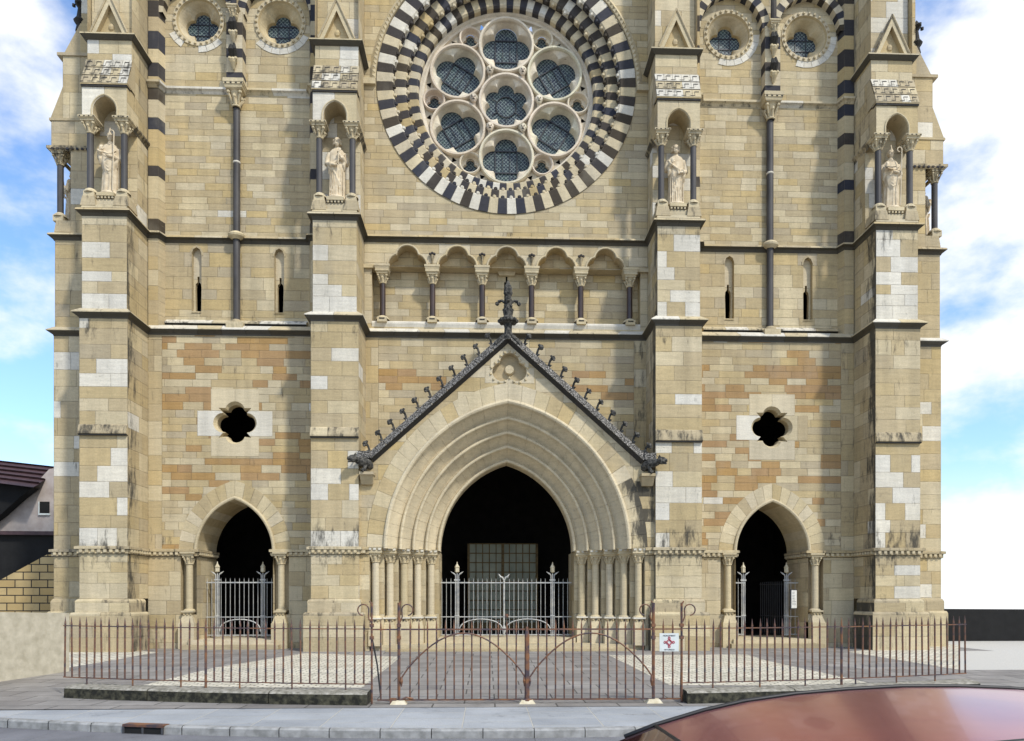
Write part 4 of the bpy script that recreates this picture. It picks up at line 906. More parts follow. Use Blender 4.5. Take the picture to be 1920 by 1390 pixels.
for x, z, fo, rot, i in glass_list:
    if i == 9: continue
    mb = MB()
    if i == 0:
        roll(mb, [(x+.36*math.cos(t*.2618), yb, z+.36*math.sin(t*.2618)) for t in range(24)], .018, closed=True)
        for k in range(6):
            a = R(60*k+30); mb.tube([(x+.36*math.cos(a), yb, z+.36*math.sin(a)), (x+.56*math.cos(a), yb, z+.56*math.sin(a))], .015, 4)
    else:
        M4 = Matrix.Translation((x, yb, z)) @ Matrix.Rotation(-rot, 4, 'Y'); h = .385
        for t in (-h, h): mb.box(t-.02, t+.02, -.01, .01, -h-.02, h+.02, M4=M4); mb.box(-h-.02, h+.02, -.012, .008, t-.02, t+.02, M4=M4)
        for t in (-.13, .13): mb.box(t-.008, t+.008, -.008, .008, -h, h, M4=M4)
    part(mb, 'window_bars', M['leadbar'], parent=rose)
# ---- main portal
YP = -1.25; PW, PC, PZ = 2.29, .9, 3.30
mb = MB(); GA = 10.12; GB = 6.18; GX = 4.42
slope = (GA-GB)/GX
offL = [(-9, GB), (-GX, GB), (0, GA), (0, 14), (-9, 14)]
cutL = [(-GX-.0, GB), (0, GA), (-GX, 14)]      # above the left slope
cutL = [(-GX-1.0, GB), (-GX, GB), (0, GA), (0, 12), (-GX-1, 12)]
tri1 = [(-6, GB), (-GX, GB), (0, GA), (-6, GA+2)]
tri1 = [(-6.0, GB+.0), (-GX, GB), (0.0, GA), (0.0, GA+3), (-6.0, GA+3)]
tri2 = [(GX, GB), (6.0, GB), (6.0, GA+3), (0.0, GA+3), (0.0, GA)]
# both lie above the slopes; they are concave-free, counter-clockwise polygons
TX, TZ = 0.05, 9.16
tre = [circ(TX, TZ+.18, .31, 24), circ(TX-.25, TZ-.12, .31, 24), circ(TX+.25, TZ-.12, .31, 24)]
hh = arch_hole(4.05, PC, PZ, -.3, 20)
fh = []
for t in (tri1, tri2): fh.append(t if sum(t[i-1][0]*t[i][1]-t[i][0]*t[i-1][1] for i in range(len(t))) > 0 else t[::-1])
pr = rows_random(-4.80, 4.80, Z1, GA, .24, .52, .6, 1.2, lambda u, v: rnd.choices('ctgyp', (30, 30, 18, 8, 14))[0] if abs(u) < 4.2 else rnd.choices('ctg', (3, 5, 3))[0])
gp = lambda u, v: (.46 if (4.30 < u < 4.62 and 3.2 < v < 6.2) else .20 if 4.35 < abs(u) and v < 6.3 and u > 0 else .10 if abs(u) > 4.5 else .02)
lay(mb, pr, PY(YP), holes=fh+[hh, rect(TX-.80, TX+.80, 8.66, 9.16), rect(TX-.62, TX+.62, 9.1, 9.78)], grime=gp)
lay(mb, [(8.66, 9.16, [(TX-.80, TX+.8, pick('p'))]), (9.16, 9.78, [(TX-.62, TX+.62, pick('p'))])], PY(YP), holes=tre+fh)
for s in (-1, 1):
    lay(mb, rows_random(*sorted((s*4.46, s*4.80)), -.3, Z1, .42, .5, .4, .6, lambda u, v: rnd.choice('ctg')), PY(YP), grime=lambda u, v: .12 if u > 0 else .04)
    mb.poly([(s*4.80, YP, GB), (s*4.80, 0, GB+.6), (s*GX, 0, GB+.6), (s*GX, YP, GB)], pick('g'))
    mb.poly([(s*GX, YP, GB), (0, YP, GA), (0, 0, GA), (s*GX, 0, GB)], (*PAL['g'], .2))
porch = part(mb, 'portal')
mb = MB(); ol = union_outline(tre, (TX, TZ)); strip(mb, ol, YP, YP+.22, pick('c')); mb.poly([(p[0], YP+.22, p[1]) for p in ol], pick('t')); mb.lathe(0, 0, [], 3)
for r0, r1, y0, y1 in ((.21, .17, YP+.21, YP+.10), (.17, .0, YP+.10, YP+.10)):
    circ_ring(mb, TX, TZ-.02, [(r0*.8, y0), (max(r1*.8, .001), y1)], 24, pick('p'))
for k in range(0, 180, 9):
    p = ol[k]; q = (TX+(p[0]-TX)*1.10, TZ+(p[1]-TZ)*1.10); mb.ball((q[0], YP-.01, q[1]), .045, pick('c'), n=6)
part(mb, 'trefoil_panel', parent=porch)
mb = MB(); nv = 16                 # outer ring of voussoirs
A = arch_pts(4.55, PC, PZ, 3*nv); B = arch_pts(4.02, PC, PZ, 3*nv)
for k in range(2*nv):
    c = pick(rnd.choices('cptyw', (30, 30, 22, 14, 3))[0]); L_ = .42
    gm = [.42 if (k < 5 and z_ == 1) else (.12 if k < 5 else .03) for z_ in (0, 1, 1, 0)]
    for j in range(3):
        i = 3*k+j
        mb.poly([(B[i][0], YP-.01, B[i][1]), (A[i][0], YP-.01, A[i][1]), (A[i+1][0], YP-.01, A[i+1][1]), (B[i+1][0], YP-.01, B[i+1][1])], c, 0, [(L_*j/3, 0), (L_*j/3, .53), (L_*(j+1)/3, .53), (L_*(j+1)/3, 0)], (L_, .53), gm)
strip(mb, A, YP-.01, YP+.0, pick('t'), closed=False)
part(mb, 'voussoirs', parent=porch)
mb = MB()                      # five receding orders: a hollow and a roll each
prof = [(4.03, YP-.01), (4.02, YP-.05), (3.99, YP-.10), (3.94, YP-.115), (3.89, YP-.09), (3.86, YP-.03), (3.87, YP+.05)]
xk = 3.87; yk = YP+.05
for k in range(4):
    dx, dy = .395, .33
    for t in (.25, .5, .75, .93): prof.append((xk-.30*t-.03*math.sin(t*3.1), yk+.36*math.sin(t*1.57)))
    x2, y2 = xk-.30, yk+.33
    for a in range(0, 181, 30): prof.append((x2-.045+.06*math.cos(R(a))-.02, y2-.03-.085*math.sin(R(a))))
    xk -= dx; yk += dy; prof.append((xk+.002, yk-.01))
prof += [(PW, yk+.05), (PW, .85)]
ap = {}
ns = 3*nv
base = [arch_pts(w_, PC, PZ, ns) for w_, y in prof]
for i in range(2*ns):
    if i % 3 == 0: f_ = rnd.uniform(1.04, 1.10); c = tuple(q*f_ for q in PAL['p'])+(0,)
    for q in range(len(prof)-1):
        (w0, y0), (w1, y1) = prof[q], prof[q+1]; a, b, c0, d_ = base[q][i], base[q][i+1], base[q+1][i+1], base[q+1][i]; L_ = .36; j = i % 3
        mb.poly([(a[0], y0, a[1]), (d_[0], y1, d_[1]), (c0[0], y1, c0[1]), (b[0], y0, b[1])], c, 0, [(L_*j/3+.005*(j == 0), 5), (L_*j/3+.005*(j == 0), 5), (L_*(j+1)/3-.005*(j == 2), 5), (L_*(j+1)/3-.005*(j == 2), 5)], (L_, 10), smooth=False)
part(mb, 'arch_orders', parent=porch)
# jambs: stepped, one column in every angle
JS = [(4.46, YP)]
for k in range(5):
    x = 4.46-.425*k; y = YP+.32*(k+1)
    JS += [(x, y), (x-.425, y)]
JS = JS[:-1]+[(PW+.045, JS[-1][1]), (PW+.045, 2.0)]
for s in (-1, 1):
    mb = MB()
    for a, b in zip(JS, JS[1:]):
        L_ = math.hypot(b[0]-a[0], b[1]-a[1])
        P_ = (lambda a, b, L_: lambda u, v: (s*(a[0]+(b[0]-a[0])*u/L_), a[1]+(b[1]-a[1])*u/L_, v))(a, b, L_)
        lay(mb, rows_random(0, L_, .2, Z1+.04, .42, .55, .5, 1.0, lambda u, v: rnd.choice('cctg')), P_, grime=lambda u, v: .02)
    jb = part(mb, 'jamb', parent=porch)
    for k in range(5):
        x = s*(4.46-.425*k-.17); y = YP+.32*(k+1)-.15
        mb = MB(); mb.lathe(x, y, [(.118, 1.12), (.114, 2.88)], 14, pick(rnd.choice('cp')))
        cb = part(mb, 'portal_column')
        mb = MB(); capital(mb, x, y, 2.86, 3.20, .118, .2, teeth=False, grime=.04)
        mb.box(x-.225, x+.225, y-.225, y+.2, 3.19, 3.24, pick('c')); mb.frustum(x-.21, x+.21, y-.22, y+.2, 3.24, x-.26, x+.26, y-.27, y+.2, 3.34, pick('c'))
        for t in range(3): mb.box(x-.2+t*.16, x-.11+t*.16, y-.262, y-.2, 3.25, 3.31, pick('w'))
        part(mb, 'capital', parent=cb)
        mb = MB(); mb.box(x-.2, x+.2, y-.2, y+.18, 1.02, 1.07, pick('w')); mb.lathe(x, y, [(.19, 1.07), (.17, 1.11), (.12, 1.13)], 14, pick('c'))
        mb.box(x-.14, x+.14, y-.15, y+.18, .94, 1.02, pick('c')); mb.frustum(x-.2, x+.2, y-.22, y+.18, .66, x-.15, x+.15, y-.15, y+.18, .94, pick('c')); mb.box(x-.205, x+.205, y-.24, y+.18, .15, .66, pick('p'), joint=True)
        for t in range(3): mb.ball((x-.1+t*.1, y-.165, .97), .036, (*PAL['k'], .1) if t == 1 else pick('t'), n=6)
        part(mb, 'column_base', parent=cb)
mb = MB(); mb.box(-4.4, 4.4, -1.15, 2.4, -.1, .18, pick('c'), joint=True); mb.box(-PW-.05, PW+.05, -.1, 2.4, .1, .34, pick('p'), joint=True); mb.box(-3.9, 4.1, -1.7, -1.15, -.2, .05, pick('g'), joint=True)
part(mb, 'step', parent=porch)
# gable coping, crockets, finial, gargoyles
for s in (-1, 1):
    mb = MB(); n_ = (slope/math.hypot(1, slope), 1/math.hypot(1, slope))
    p0, p1 = (GX-.02, GB), (.0, GA)
    for k in range(9):
        t0, t1 = k/9, (k+1)/9-.002
        q = []
        for t, o_ in ((t0, -.03), (t1, -.03), (t1, .20), (t0, .20)):
            q.append((p0[0]+(p1[0]-p0[0])*t+n_[0]*o_*1, p0[1]+(p1[1]-p0[1])*t+n_[1]*o_))
        q = [(max(0, a), b) for a, b in q]
        c = None
        f = [(s*a, YP-.22, b) for a, b in q]; g = [(s*a, YP+.55, b) for a, b in q]
        mb.poly([f[0], f[1], (s*q[2][0], YP-.05, q[2][1]), (s*q[3][0], YP-.05, q[3][1])]); mb.poly([f[0], f[1], g[1], g[0]]); mb.poly([(s*q[3][0], YP-.05, q[3][1]), (s*q[2][0], YP-.05, q[2][1]), g[2], g[3]])
    mb.box(*sorted((s*GX-.0, s*4.80)), YP-.2, YP+.5, GB-.0, GB+.22)
    cp = part(mb, 'gable_coping', M['moss'], parent=porch)
    mb = MB(); q0 = (p0[0]-n_[0]*.03, p0[1]-n_[1]*.03); q1 = (0, p1[1]-.05)
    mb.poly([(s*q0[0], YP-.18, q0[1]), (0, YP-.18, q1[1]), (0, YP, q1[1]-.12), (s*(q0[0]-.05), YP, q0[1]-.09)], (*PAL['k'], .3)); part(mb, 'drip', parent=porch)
    for k in range(11):
        mb = MB(); t = (k+.25)/11.25; bx, bz = p0[0]+(p1[0]-p0[0])*t+n_[0]*.2, p0[1]+(p1[1]-p0[1])*t+n_[1]*.2
        mb.tube([(s*(bx+.06), YP-.0, bz-.22*0), (s*(bx+.02), YP-.03, bz+.05), (s*(bx+.06), YP-.06, bz+.17), (s*(bx+.13), YP-.1, bz+.24)], [.075, .04, .035, .06], 7)
        rr = rnd.uniform(.9, 1.1)
        mb.ball((s*(bx+.15), YP-.12, bz+.23), .085*rr, n=8); mb.ball((s*(bx+.17), YP-.16, bz+.17), .05*rr, n=6); mb.ball((s*(bx+.09), YP-.14, bz+.29), .045*rr, n=6)
        part(mb, 'crocket', M['mossd'], parent=porch)
    # gargoyle: crouching beast reaching over the buttress corner
    mb = MB(); gx, gz = 4.72, 6.02; g = lambda x, y, z: (s*(gx-.06+x*.78), YP+y*.8, gz+z*.85)
    mb.tube([g(-.30, .1, -.12), g(-.18, -.12, 0), g(0, -.32, .04), g(.2, -.5, .06)], [.12, .17, .15, .10], 8)
    mb.ball(g(.32, -.56, .10), .14, n=10, sc=(1.2, 1, .9)); mb.tube([g(.36, -.6, .08), g(.52, -.68, .10)], [.09, .05], 7); mb.tube([g(.36, -.6, .03), g(.50, -.66, -.03)], [.06, .03], 6)
    for e in (-.06, .06): mb.tube([g(.26, -.5+e, .2), g(.2, -.5+e*2.2, .3)], [.045, .01], 5)
    for e in (-.1, .12): mb.tube([g(-.15, -.15+e, -.06), g(-.10, -.30+e, -.26), g(-.02, -.36+e, -.34)], [.07, .05, .06], 6)
    mb.tube([g(-.2, .0, .1), g(-.3, -.1, .26), g(-.12, -.2, .22)], [.05, .09, .03], 6)
    part(mb, 'gargoyle', M['mossd'], parent=porch)
    mb = MB(); mb.box(*sorted((s*4.28, s*4.74)), YP-.34, YP, 5.62, 5.72, pick('g'), joint=True); mb.frustum(*sorted((s*4.34, s*4.70)), YP-.12, YP, 5.34, *sorted((s*4.30, s*4.73)), YP-.30, YP, 5.62, pick('g')); part(mb, 'corbel', parent=porch)
mb = MB(); y = YP-.08; z = GA
mb.tube([(0, y, z-.1), (0, y, z+.35)], [.16, .12], 8); mb.tube([(-.38, y, z-.26), (0, y, z+.12), (.38, y, z-.26)], .12, 6)
mb.lathe(0, y, [(.12, z+.3), (.14, z+.42), (.30, z+.48), (.31, z+.56), (.2, z+.62), (.14, z+.68), (.17, z+.82), (.12, z+.98), (.11, z+1.1), (.13, z+1.2), (.10, z+1.3), (.15, z+1.42), (.13, z+1.6), (.05, z+1.78), (0, z+1.86)], 12)
for k in range(8): mb.ball((.28*math.cos(k*.785), y+.28*math.sin(k*.785), z+.52), .07, n=6); mb.ball((.14*math.cos(k*.785), y+.14*math.sin(k*.785), z+.88+.1*(k % 2)), .05, n=6)
for k in range(4):
    a = k*math.pi/2; dx, dy = math.cos(a), math.sin(a)
    mb.tube([(dx*.08, y+dy*.08, z+1.1), (dx*.2, y+dy*.2, z+1.18), (dx*.32, y+dy*.32, z+1.14)], [.05, .04, .06], 6); mb.ball((dx*.35, y+dy*.35, z+1.08), .075, n=6)
part(mb, 'finial', M['mossd'], parent=porch)
# ---- body of the church behind the front, with the dark entrance hall
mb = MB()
for x in (-13.6, 13.6): lay(mb, rows_random(1.6, 16, -.3, 22, .5, .6, .8, 1.4), PX(x, 1))
mb.poly([(-13.6, 16, -.3), (13.6, 16, -.3), (13.6, 16, 22), (-13.6, 16, 22)], pick('t')); mb.poly([(-13.6, 1.6, 22), (13.6, 1.6, 22), (13.6, 16, 22), (-13.6, 16, 22)], pick('g'))
for s in (-1, 1):
    for x in (12.0,):
        mb.poly([(s*x, .3, 10), (s*x, 2, 10), (s*x, 2, 24), (s*x, .3, 24)], pick('t'))
    mb.poly([(s*14.1, .4, -.3), (s*11.5, .4, -.3), (s*11.5, .4, 3.0), (s*14.1, .4, 3.0)], pick('t'))
lay(mb, rows_random(-14.45, -11.6, 19.5, 24, .5, .6, .7, 1.2), PY(.41)); lay(mb, rows_random(11.6, 14.45, 19.5, 24, .5, .6, .7, 1.2), PY(.41))
part(mb, 'nave')
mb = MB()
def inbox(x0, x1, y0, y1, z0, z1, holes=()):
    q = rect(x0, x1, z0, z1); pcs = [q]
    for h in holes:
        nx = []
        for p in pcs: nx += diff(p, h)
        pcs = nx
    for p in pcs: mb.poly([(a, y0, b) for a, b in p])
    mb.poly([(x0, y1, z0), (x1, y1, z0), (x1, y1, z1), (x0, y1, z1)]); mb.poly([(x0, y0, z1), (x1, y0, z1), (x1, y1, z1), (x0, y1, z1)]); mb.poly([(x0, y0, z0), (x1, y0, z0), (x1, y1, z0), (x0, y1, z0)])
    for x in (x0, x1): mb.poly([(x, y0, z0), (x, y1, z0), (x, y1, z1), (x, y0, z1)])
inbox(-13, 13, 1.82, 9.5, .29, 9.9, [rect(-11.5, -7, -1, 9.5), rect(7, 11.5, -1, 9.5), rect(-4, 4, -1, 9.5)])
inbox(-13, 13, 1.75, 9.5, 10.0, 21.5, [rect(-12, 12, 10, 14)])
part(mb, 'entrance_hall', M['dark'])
mb = MB()
dx0, dz1, dy = (at(880, 1100, 7.2)[0], at(900, 1020, 7.2)[1], 7.2); dx1 = at(1005, 1100, 7.2)[0]
M['doorp'] = mottled('faded grey-green door panels', (.36, .40, .31), (.56, .60, .47), 1.6, .5, sc=(1, 1, .5)); M['doorf'] = mottled('brown door timber', (.16, .11, .04), (.28, .19, .07), 6, .6)
xm = (dx0+dx1)/2
mb.box(dx0, dx1, dy, dy+.08, .35, dz1); dr = part(mb, 'door', M['doorp'])
mb = MB(); W_ = (dx1-dx0)/2
for i in range(2):
    for k in range(6): x = dx0+i*W_+W_*k/5; mb.box(x-.022, x+.022, dy-.05, dy, .35, dz1) if k < 6 else None
for k in range(10): z = .35+(dz1-.35)*k/9; mb.box(dx0, dx1, dy-.045, dy-.005, z-.022, z+.022)
mb.box(xm-.06, xm+.06, dy-.10, dy, .35, dz1); mb.box(dx0-.08, dx0, dy-.12, dy+.1, .3, dz1); mb.box(dx1, dx1+.08, dy-.12, dy+.1, .3, dz1); mb.box(dx0-.1, dx1+.1, dy-.08, dy, .3, .62)
part(mb, 'door_frame', M['doorf'], parent=dr)
# ================================================================ STATUES
def loft(mb, rings, n=40, col=None, fold=0, seed=1):
    """rings = [(z, cx, cy, rx, ry, fold depth)]"""
    rr = random.Random(seed); ph = [rr.uniform(0, 6.28) for _ in range(4)]; L_ = []
    for z, cx_, cy_, rx, ry, fd in rings:
        r = []
        for k in range(n):
            a = 2*math.pi*k/n; f = 1+fd*(.6*math.sin(9*a+ph[0]+z*.5)+.4*math.sin(14*a+ph[1]-z*.7))
            r.append((cx_+rx*f*math.cos(a), cy_+ry*f*math.sin(a), z))
        L_.append(r)
    for r0, r1 in zip(L_, L_[1:]):
        for k in range(n): mb.poly([r0[k], r0[(k+1) % n], r1[(k+1) % n], r1[k]], col, smooth=True)
    mb.poly(L_[0][::-1], col); mb.poly(L_[-1], col)
M['stat'] = mottled('carved statue stone', (.48, .385, .25), (.66, .56, .40), 5, .85, bd=.004)
def hand(mb, p, dirv, side, curl=.6):
    """palm and five bent fingers"""
    p = Vector(p); d_ = Vector(dirv).normalized(); sx = Vector(side).normalized(); nrm = d_.cross(sx).normalized()
    mb.tube([p-d_*.04, p+d_*.03, p+d_*.09], [.035, .048, .045], 8)
    for k in range(4):
        b = p+d_*.085+sx*(-.036+.024*k); L_ = (.075, .085, .08, .062)[k]
        mb.tube([b, b+d_*L_*.5-nrm*L_*.15*curl, b+d_*L_*.75-nrm*L_*.6*curl, b+d_*L_*.7-nrm*L_*.95*curl], [.015, .014, .0125, .010], 6)
    b = p+d_*.01-sx*.045
    mb.tube([b, b-sx*.03+d_*.03-nrm*.01, b-sx*.03+d_*.07-nrm*.035*curl], [.018, .016, .012], 6)
def statue(kind, seed):
    """standing robed figure about 2.2 m tall facing -Y, origin at the feet"""
    mb = MB(); bishop = kind == 'bishop'; H = 2.02 if bishop else 2.08
    # skirt, waist, chest, shoulders as one lofted body
    R_ = [(.10, 0, 0, .25, .19, .10), (.16, 0, 0, .26, .20, .11), (.5, .01, 0, .245, .185, .12), (.85, .02, -.01, .235, .18, .10), (1.05, .01, -.02, .245, .19, .07), (1.22, 0, -.01, .25, .18, .04), (1.42, 0, 0, .265, .17, .02), (1.56, 0, 0, .27, .155, .0), (1.66, 0, .0, .20, .13, 0), (1.72, 0, -.0, .10, .09, 0), (1.80, 0, -.01, .07, .075, 0)]
    loft(mb, R_, seed=seed)
    if bishop:                      # chasuble hanging in curved folds
        loft(mb, [(.62, .0, -.03, .04, .10, 0), (.70, .0, -.05, .14, .15, .04), (.85, 0, -.05, .22, .175, .05), (1.05, 0, -.05, .27, .185, .05), (1.3, 0, -.03, .30, .19, .04), (1.52, 0, -.01, .285, .17, .02), (1.66, 0, 0, .20, .14, 0)], seed=seed+1)
        for k in range(6):
            z = .78+k*.11; w_ = .10+.028*k
            mb.tube([(-w_, -.17, z+.12), (-w_*.5, -.215, z+.02), (0, -.23, z-.03), (w_*.5, -.215, z+.02), (w_, -.17, z+.12)], .014, 5)
    else:
        sg = -1 if kind == 'tall' else 1
        mb.tube([(sg*.26, -.08, 1.55), (sg*.1, -.19, 1.3), (-sg*.08, -.21, 1.15), (-sg*.23, -.13, 1.08)], [.03, .04, .045, .05], 8)
        for k in range(4): mb.tube([(-sg*(.22-.03*k), -.15-.01*k, 1.08), (sg*(.02*k-.02), -.20, .8-.05*k), (sg*(.05+.03*k), -.2, .45)], [.022, .02, .012], 6)
        for k in range(8):
            x = -.2+.057*k; mb.tube([(x, -.155-.03*math.cos(x*6), .95), (x*1.03, -.165-.035*math.cos(x*6), .5), (x*1.08, -.16-.035*math.cos(x*6), .13)], [.010, .017, .02], 6)
    # feet
    for e in (-1, 1): mb.tube([(e*.09, -.05, .09), (e*.10, -.20, .07), (e*.115, -.28, .045)], [.055, .05, .035], 8)
    # head: skull, jaw, nose, brow, eyes, ears, mouth, beard, hair
    hz = 1.93; tw = .0
    mb.ball((0, -.015, hz+.02), .118, n=16, sc=(.86, 1.0, 1.08)); mb.ball((0, -.06, hz-.06), .072, n=12, sc=(.95, .95, 1.1))
    mb.tube([(0, -.115, hz+.035), (0, -.152, hz-.012), (0, -.125, hz-.02)], [.012, .021, .016], 6)
    for e in (-1, 1):
        mb.tube([(e*.012, -.122, hz+.042), (e*.045, -.125, hz+.048), (e*.078, -.098, hz+.035)], [.012, .013, .008], 5)
        mb.ball((e*.042, -.108, hz+.018), .015, n=8); mb.ball((e*.105, -.005, hz), .028, n=8, sc=(.4, .8, 1.2)); mb.ball((e*.05, -.095, hz-.025), .03, n=8)
    mb.tube([(-.03, -.122, hz-.055), (0, -.13, hz-.052), (.03, -.122, hz-.055)], .009, 5); mb.tube([(-.024, -.118, hz-.072), (0, -.125, hz-.074), (.024, -.118, hz-.072)], .009, 5)
    if bishop:
        mb.lathe(0, 0, [(.125, hz+.05), (.135, hz+.10), (.13, hz+.16), (.07, hz+.28), (.0, hz+.36)], 16, sy=.8); mb.tube([(0, -.115, hz+.08), (0, -.05, hz+.3)], .016, 6)
    else:
        for k in range(9):
            a = math.pi*k/8; mb.ball((.10*math.cos(a), .02+.07*math.sin(a), hz+.07), .055, n=8); mb.ball((.108*math.cos(a), .03+.06*math.sin(a), hz-.02), .05, n=8)
        mb.ball((0, .0, hz+.11), .10, n=12, sc=(1, 1.05, .55))
        mb.tube([(0, -.09, hz-.06), (0, -.125, hz-.11), (0, -.11, hz-.19)], [.05, .055, .015], 8)
        for e in (-1, 1): mb.tube([(e*.07, -.06, hz-.03), (e*.05, -.10, hz-.09), (e*.03, -.11, hz-.16)], [.03, .035, .014], 7)
    # arms with wide sleeves
    def arm(e, elbow, wrist, tip):
        sh = Vector((e*.235, .0, 1.55)); el = Vector(elbow); wr = Vector(wrist)
        mb.tube([sh, sh.lerp(el, .5)+Vector((e*.015, 0, 0)), el, el.lerp(wr, .45), el.lerp(wr, .88)], [.088, .082, .08, .078, .088], 12)
        mb.tube([el.lerp(wr, .35), el.lerp(wr, .5)+Vector((0, .02, -.16)), el.lerp(wr, .45)+Vector((e*.02, .04, -.30))], [.07, .06, .02], 8)
        mb.tube([el.lerp(wr, .7), wr], [.04, .033], 8)
        hand(mb, wr, Vector(tip)-wr, Vector((e, 0, .2)), .8)
    props = []
    if kind == 'bishop':
        arm(1, (.30, -.05, 1.20), (.12, -.26, 1.20), (.0, -.27, 1.22)); arm(-1, (-.31, -.06, 1.22), (-.22, -.25, 1.42), (-.18, -.26, 1.55))
        pm = MB(); pts = [(.06, -.28, .10), (.08, -.30, 1.0), (.10, -.29, 1.9)]+[(.10-.07+.07*math.cos(a), -.29, 1.93+.075*math.sin(a)) for a in [R(t) for t in range(0, 300, 25)]]
        pm.tube(pts, .017, 8); props.append(('crozier', pm))
    elif kind == 'bishop_book':
        pass
    elif kind == 'keys':
        arm(-1, (-.32, -.06, 1.18), (-.12, -.26, 1.08), (.0, -.28, 1.06)); arm(1, (.31, -.06, 1.20), (.13, -.25, 1.36), (.08, -.27, 1.46))
        pm = MB(); pm.tube([(.06, -.30, 1.12), (.10, -.31, 1.60)], .017, 8); 
        roll(pm, [(.05+.035*math.cos(t*.785), -.30, 1.08+.035*math.sin(t*.785)) for t in range(8)], .012, closed=True); pm.box(.10, .16, -.32, -.30, 1.52, 1.59); props.append(('key', pm))
    else:
        arm(-1, (-.32, -.06, 1.22), (-.16, -.26, 1.40), (-.13, -.27, 1.52)); arm(1, (.32, -.05, 1.16), (.14, -.25, 1.06), (.02, -.27, 1.04))
        pm = MB(); pm.tube([(.04, -.30, .98), (.0, -.31, 1.1)], [.035, .035], 8); props.append(('scroll', pm))
    # oval plinth under the feet, part of the same block
    mb.lathe(0, -.06, [(0.0, 0), (.30, 0), (.31, .06), (.27, .11), (0.0, .11)], 24, sy=.85)
    return mb, props
statues = {}
def make_statue(kind, seed, label, loc, rz=0, scale=1.0):
    mb, props = statue(kind, seed)
    o = mb.build('statue', M['stat'])
    md = o.modifiers.new('r', 'REMESH'); md.mode = 'VOXEL'; md.voxel_size = .0125; md.use_smooth_shade = True
    dg = bpy.context.evaluated_depsgraph_get(); me = bpy.data.meshes.new_from_object(o.evaluated_get(dg)); o.modifiers.clear(); o.data = me
    if not me.materials: me.materials.append(M['stat'])
    for p in me.polygons: p.use_smooth = True
    for nm, pm in props:
        q = pm.build(nm, M['stat']); q.parent = o
    tag(o, label, 'statue', 'stone saints in the buttress niches')
    o.location = loc; o.rotation_euler.z = rz; o.scale = (scale,)*3
    return o
ys = YB+.40
s1 = make_statue('bishop', 3, 'mitred bishop statue with crozier before its body, in the far left front niche', (-12.76, ys, 14.55), R(6))
s2 = make_statue('keys', 5, 'bearded robed statue holding keys to its chest, in the niche left of the rose window', (-5.54, ys, 14.55), R(4))
s3 = make_statue('tall', 8, 'bearded robed statue with long straight folds, in the niche right of the rose window', (5.54, ys, 14.55), R(-3))
# the right-hand bishop carries a book as well
def bishop_book():
    mb, props = statue('bishop', 11)
    return mb
s4 = make_statue('bishop', 11, 'mitred bishop statue with an open book, in the far right front niche', (12.76, ys, 14.55), R(-5))
for ch in list(s4.children): ch.location.x = .14
for ch in list(s1.children): ch.location.x = .11; ch.location.y = -.02
bk = MB(); M4 = Matrix.Translation((-.13, -.33, 1.34)) @ Matrix.Rotation(R(-55), 4, 'X')
bk.box(-.15, -.005, -.02, .02, -.10, .10, M4=M4 @ Matrix.Rotation(R(8), 4, 'Z')); bk.box(.005, .15, -.02, .02, -.10, .10, M4=M4 @ Matrix.Rotation(R(-8), 4, 'Z')); q = bk.build('book', M['stat']); q.parent = s4
for s, lab in ((-1, 'statue seen in profile behind a dark shaft at the left edge of the church'), (1, 'statue seen in profile behind a dark shaft at the right edge of the church')):
    c = copy_tree(s2 if s < 0 else s3); c['label'] = lab; c.location = (s*15.0, .98, 14.5); c.rotation_euler.z = R(-90 if s < 0 else 90)
# ================================================================ IRON GATES OF THE THREE DOORWAYS
YG = .80
def gate_post(mb_, lm, x, y, zb, ztop, lan=True):
    for d_ in (-.055, .055): mb_.tube([(x+d_, y, zb), (x+d_, y, zb+2.15)], .018, 6)
    mb_.box(x-.1, x+.1, y-.03, y+.03, zb+1.95, zb+2.0); mb_.box(x-.08, x+.08, y-.03, y+.03, zb+.70, zb+.74)
    mb_.tube([(x, y, zb), (x, y, ztop-.36)], .02, 6)
    for e in (-1, 1): mb_.tube([(x+e*.055, y, zb+2.08), (x+e*.065, y, zb+2.16), (x+e*.12, y, zb+2.20), (x+e*.22, y, zb+2.27)], [.012, .022, .028, .006], 6)
    if lan:
        lm.lathe(x, y, [(.02, ztop-.34), (.068, ztop-.31), (.07, ztop-.16), (.092, ztop-.15), (.025, ztop-.04), (.015, ztop+.02), (0, ztop+.05)], 6)
        for k in range(6):
            a = k*math.pi/3+.52; lm.tube([(x+.068*math.cos(a-.5), y+.068*math.sin(a-.5), ztop-.32), (x+.068*math.cos(a-.5), y+.068*math.sin(a-.5), ztop-.15)], .009, 4)
def bars(root, xs, y, z0, z1, rad=.011, gap=None, M4=None):
    first = None
    for x in xs:
        if first is None:
            mb = MB(); mb.tube([(0, 0, 0), (0, 0, z1-z0-.08), (0, 0, z1-z0)], [rad, rad, .002], 5); first = o = mb.build('bar', M['white'])
        else: o = first.copy(); S.collection.objects.link(o)
        o.parent = root; o.location = (x-root.location.x, y-root.location.y, z0-root.location.z)
    return first
def X_(px): return at(px, 1100, YG)[0]
def child(mb, name, root, mat):
    o = mb.build(name, mat); o.parent = root; o.location = -root.location; return o
Zg = .36
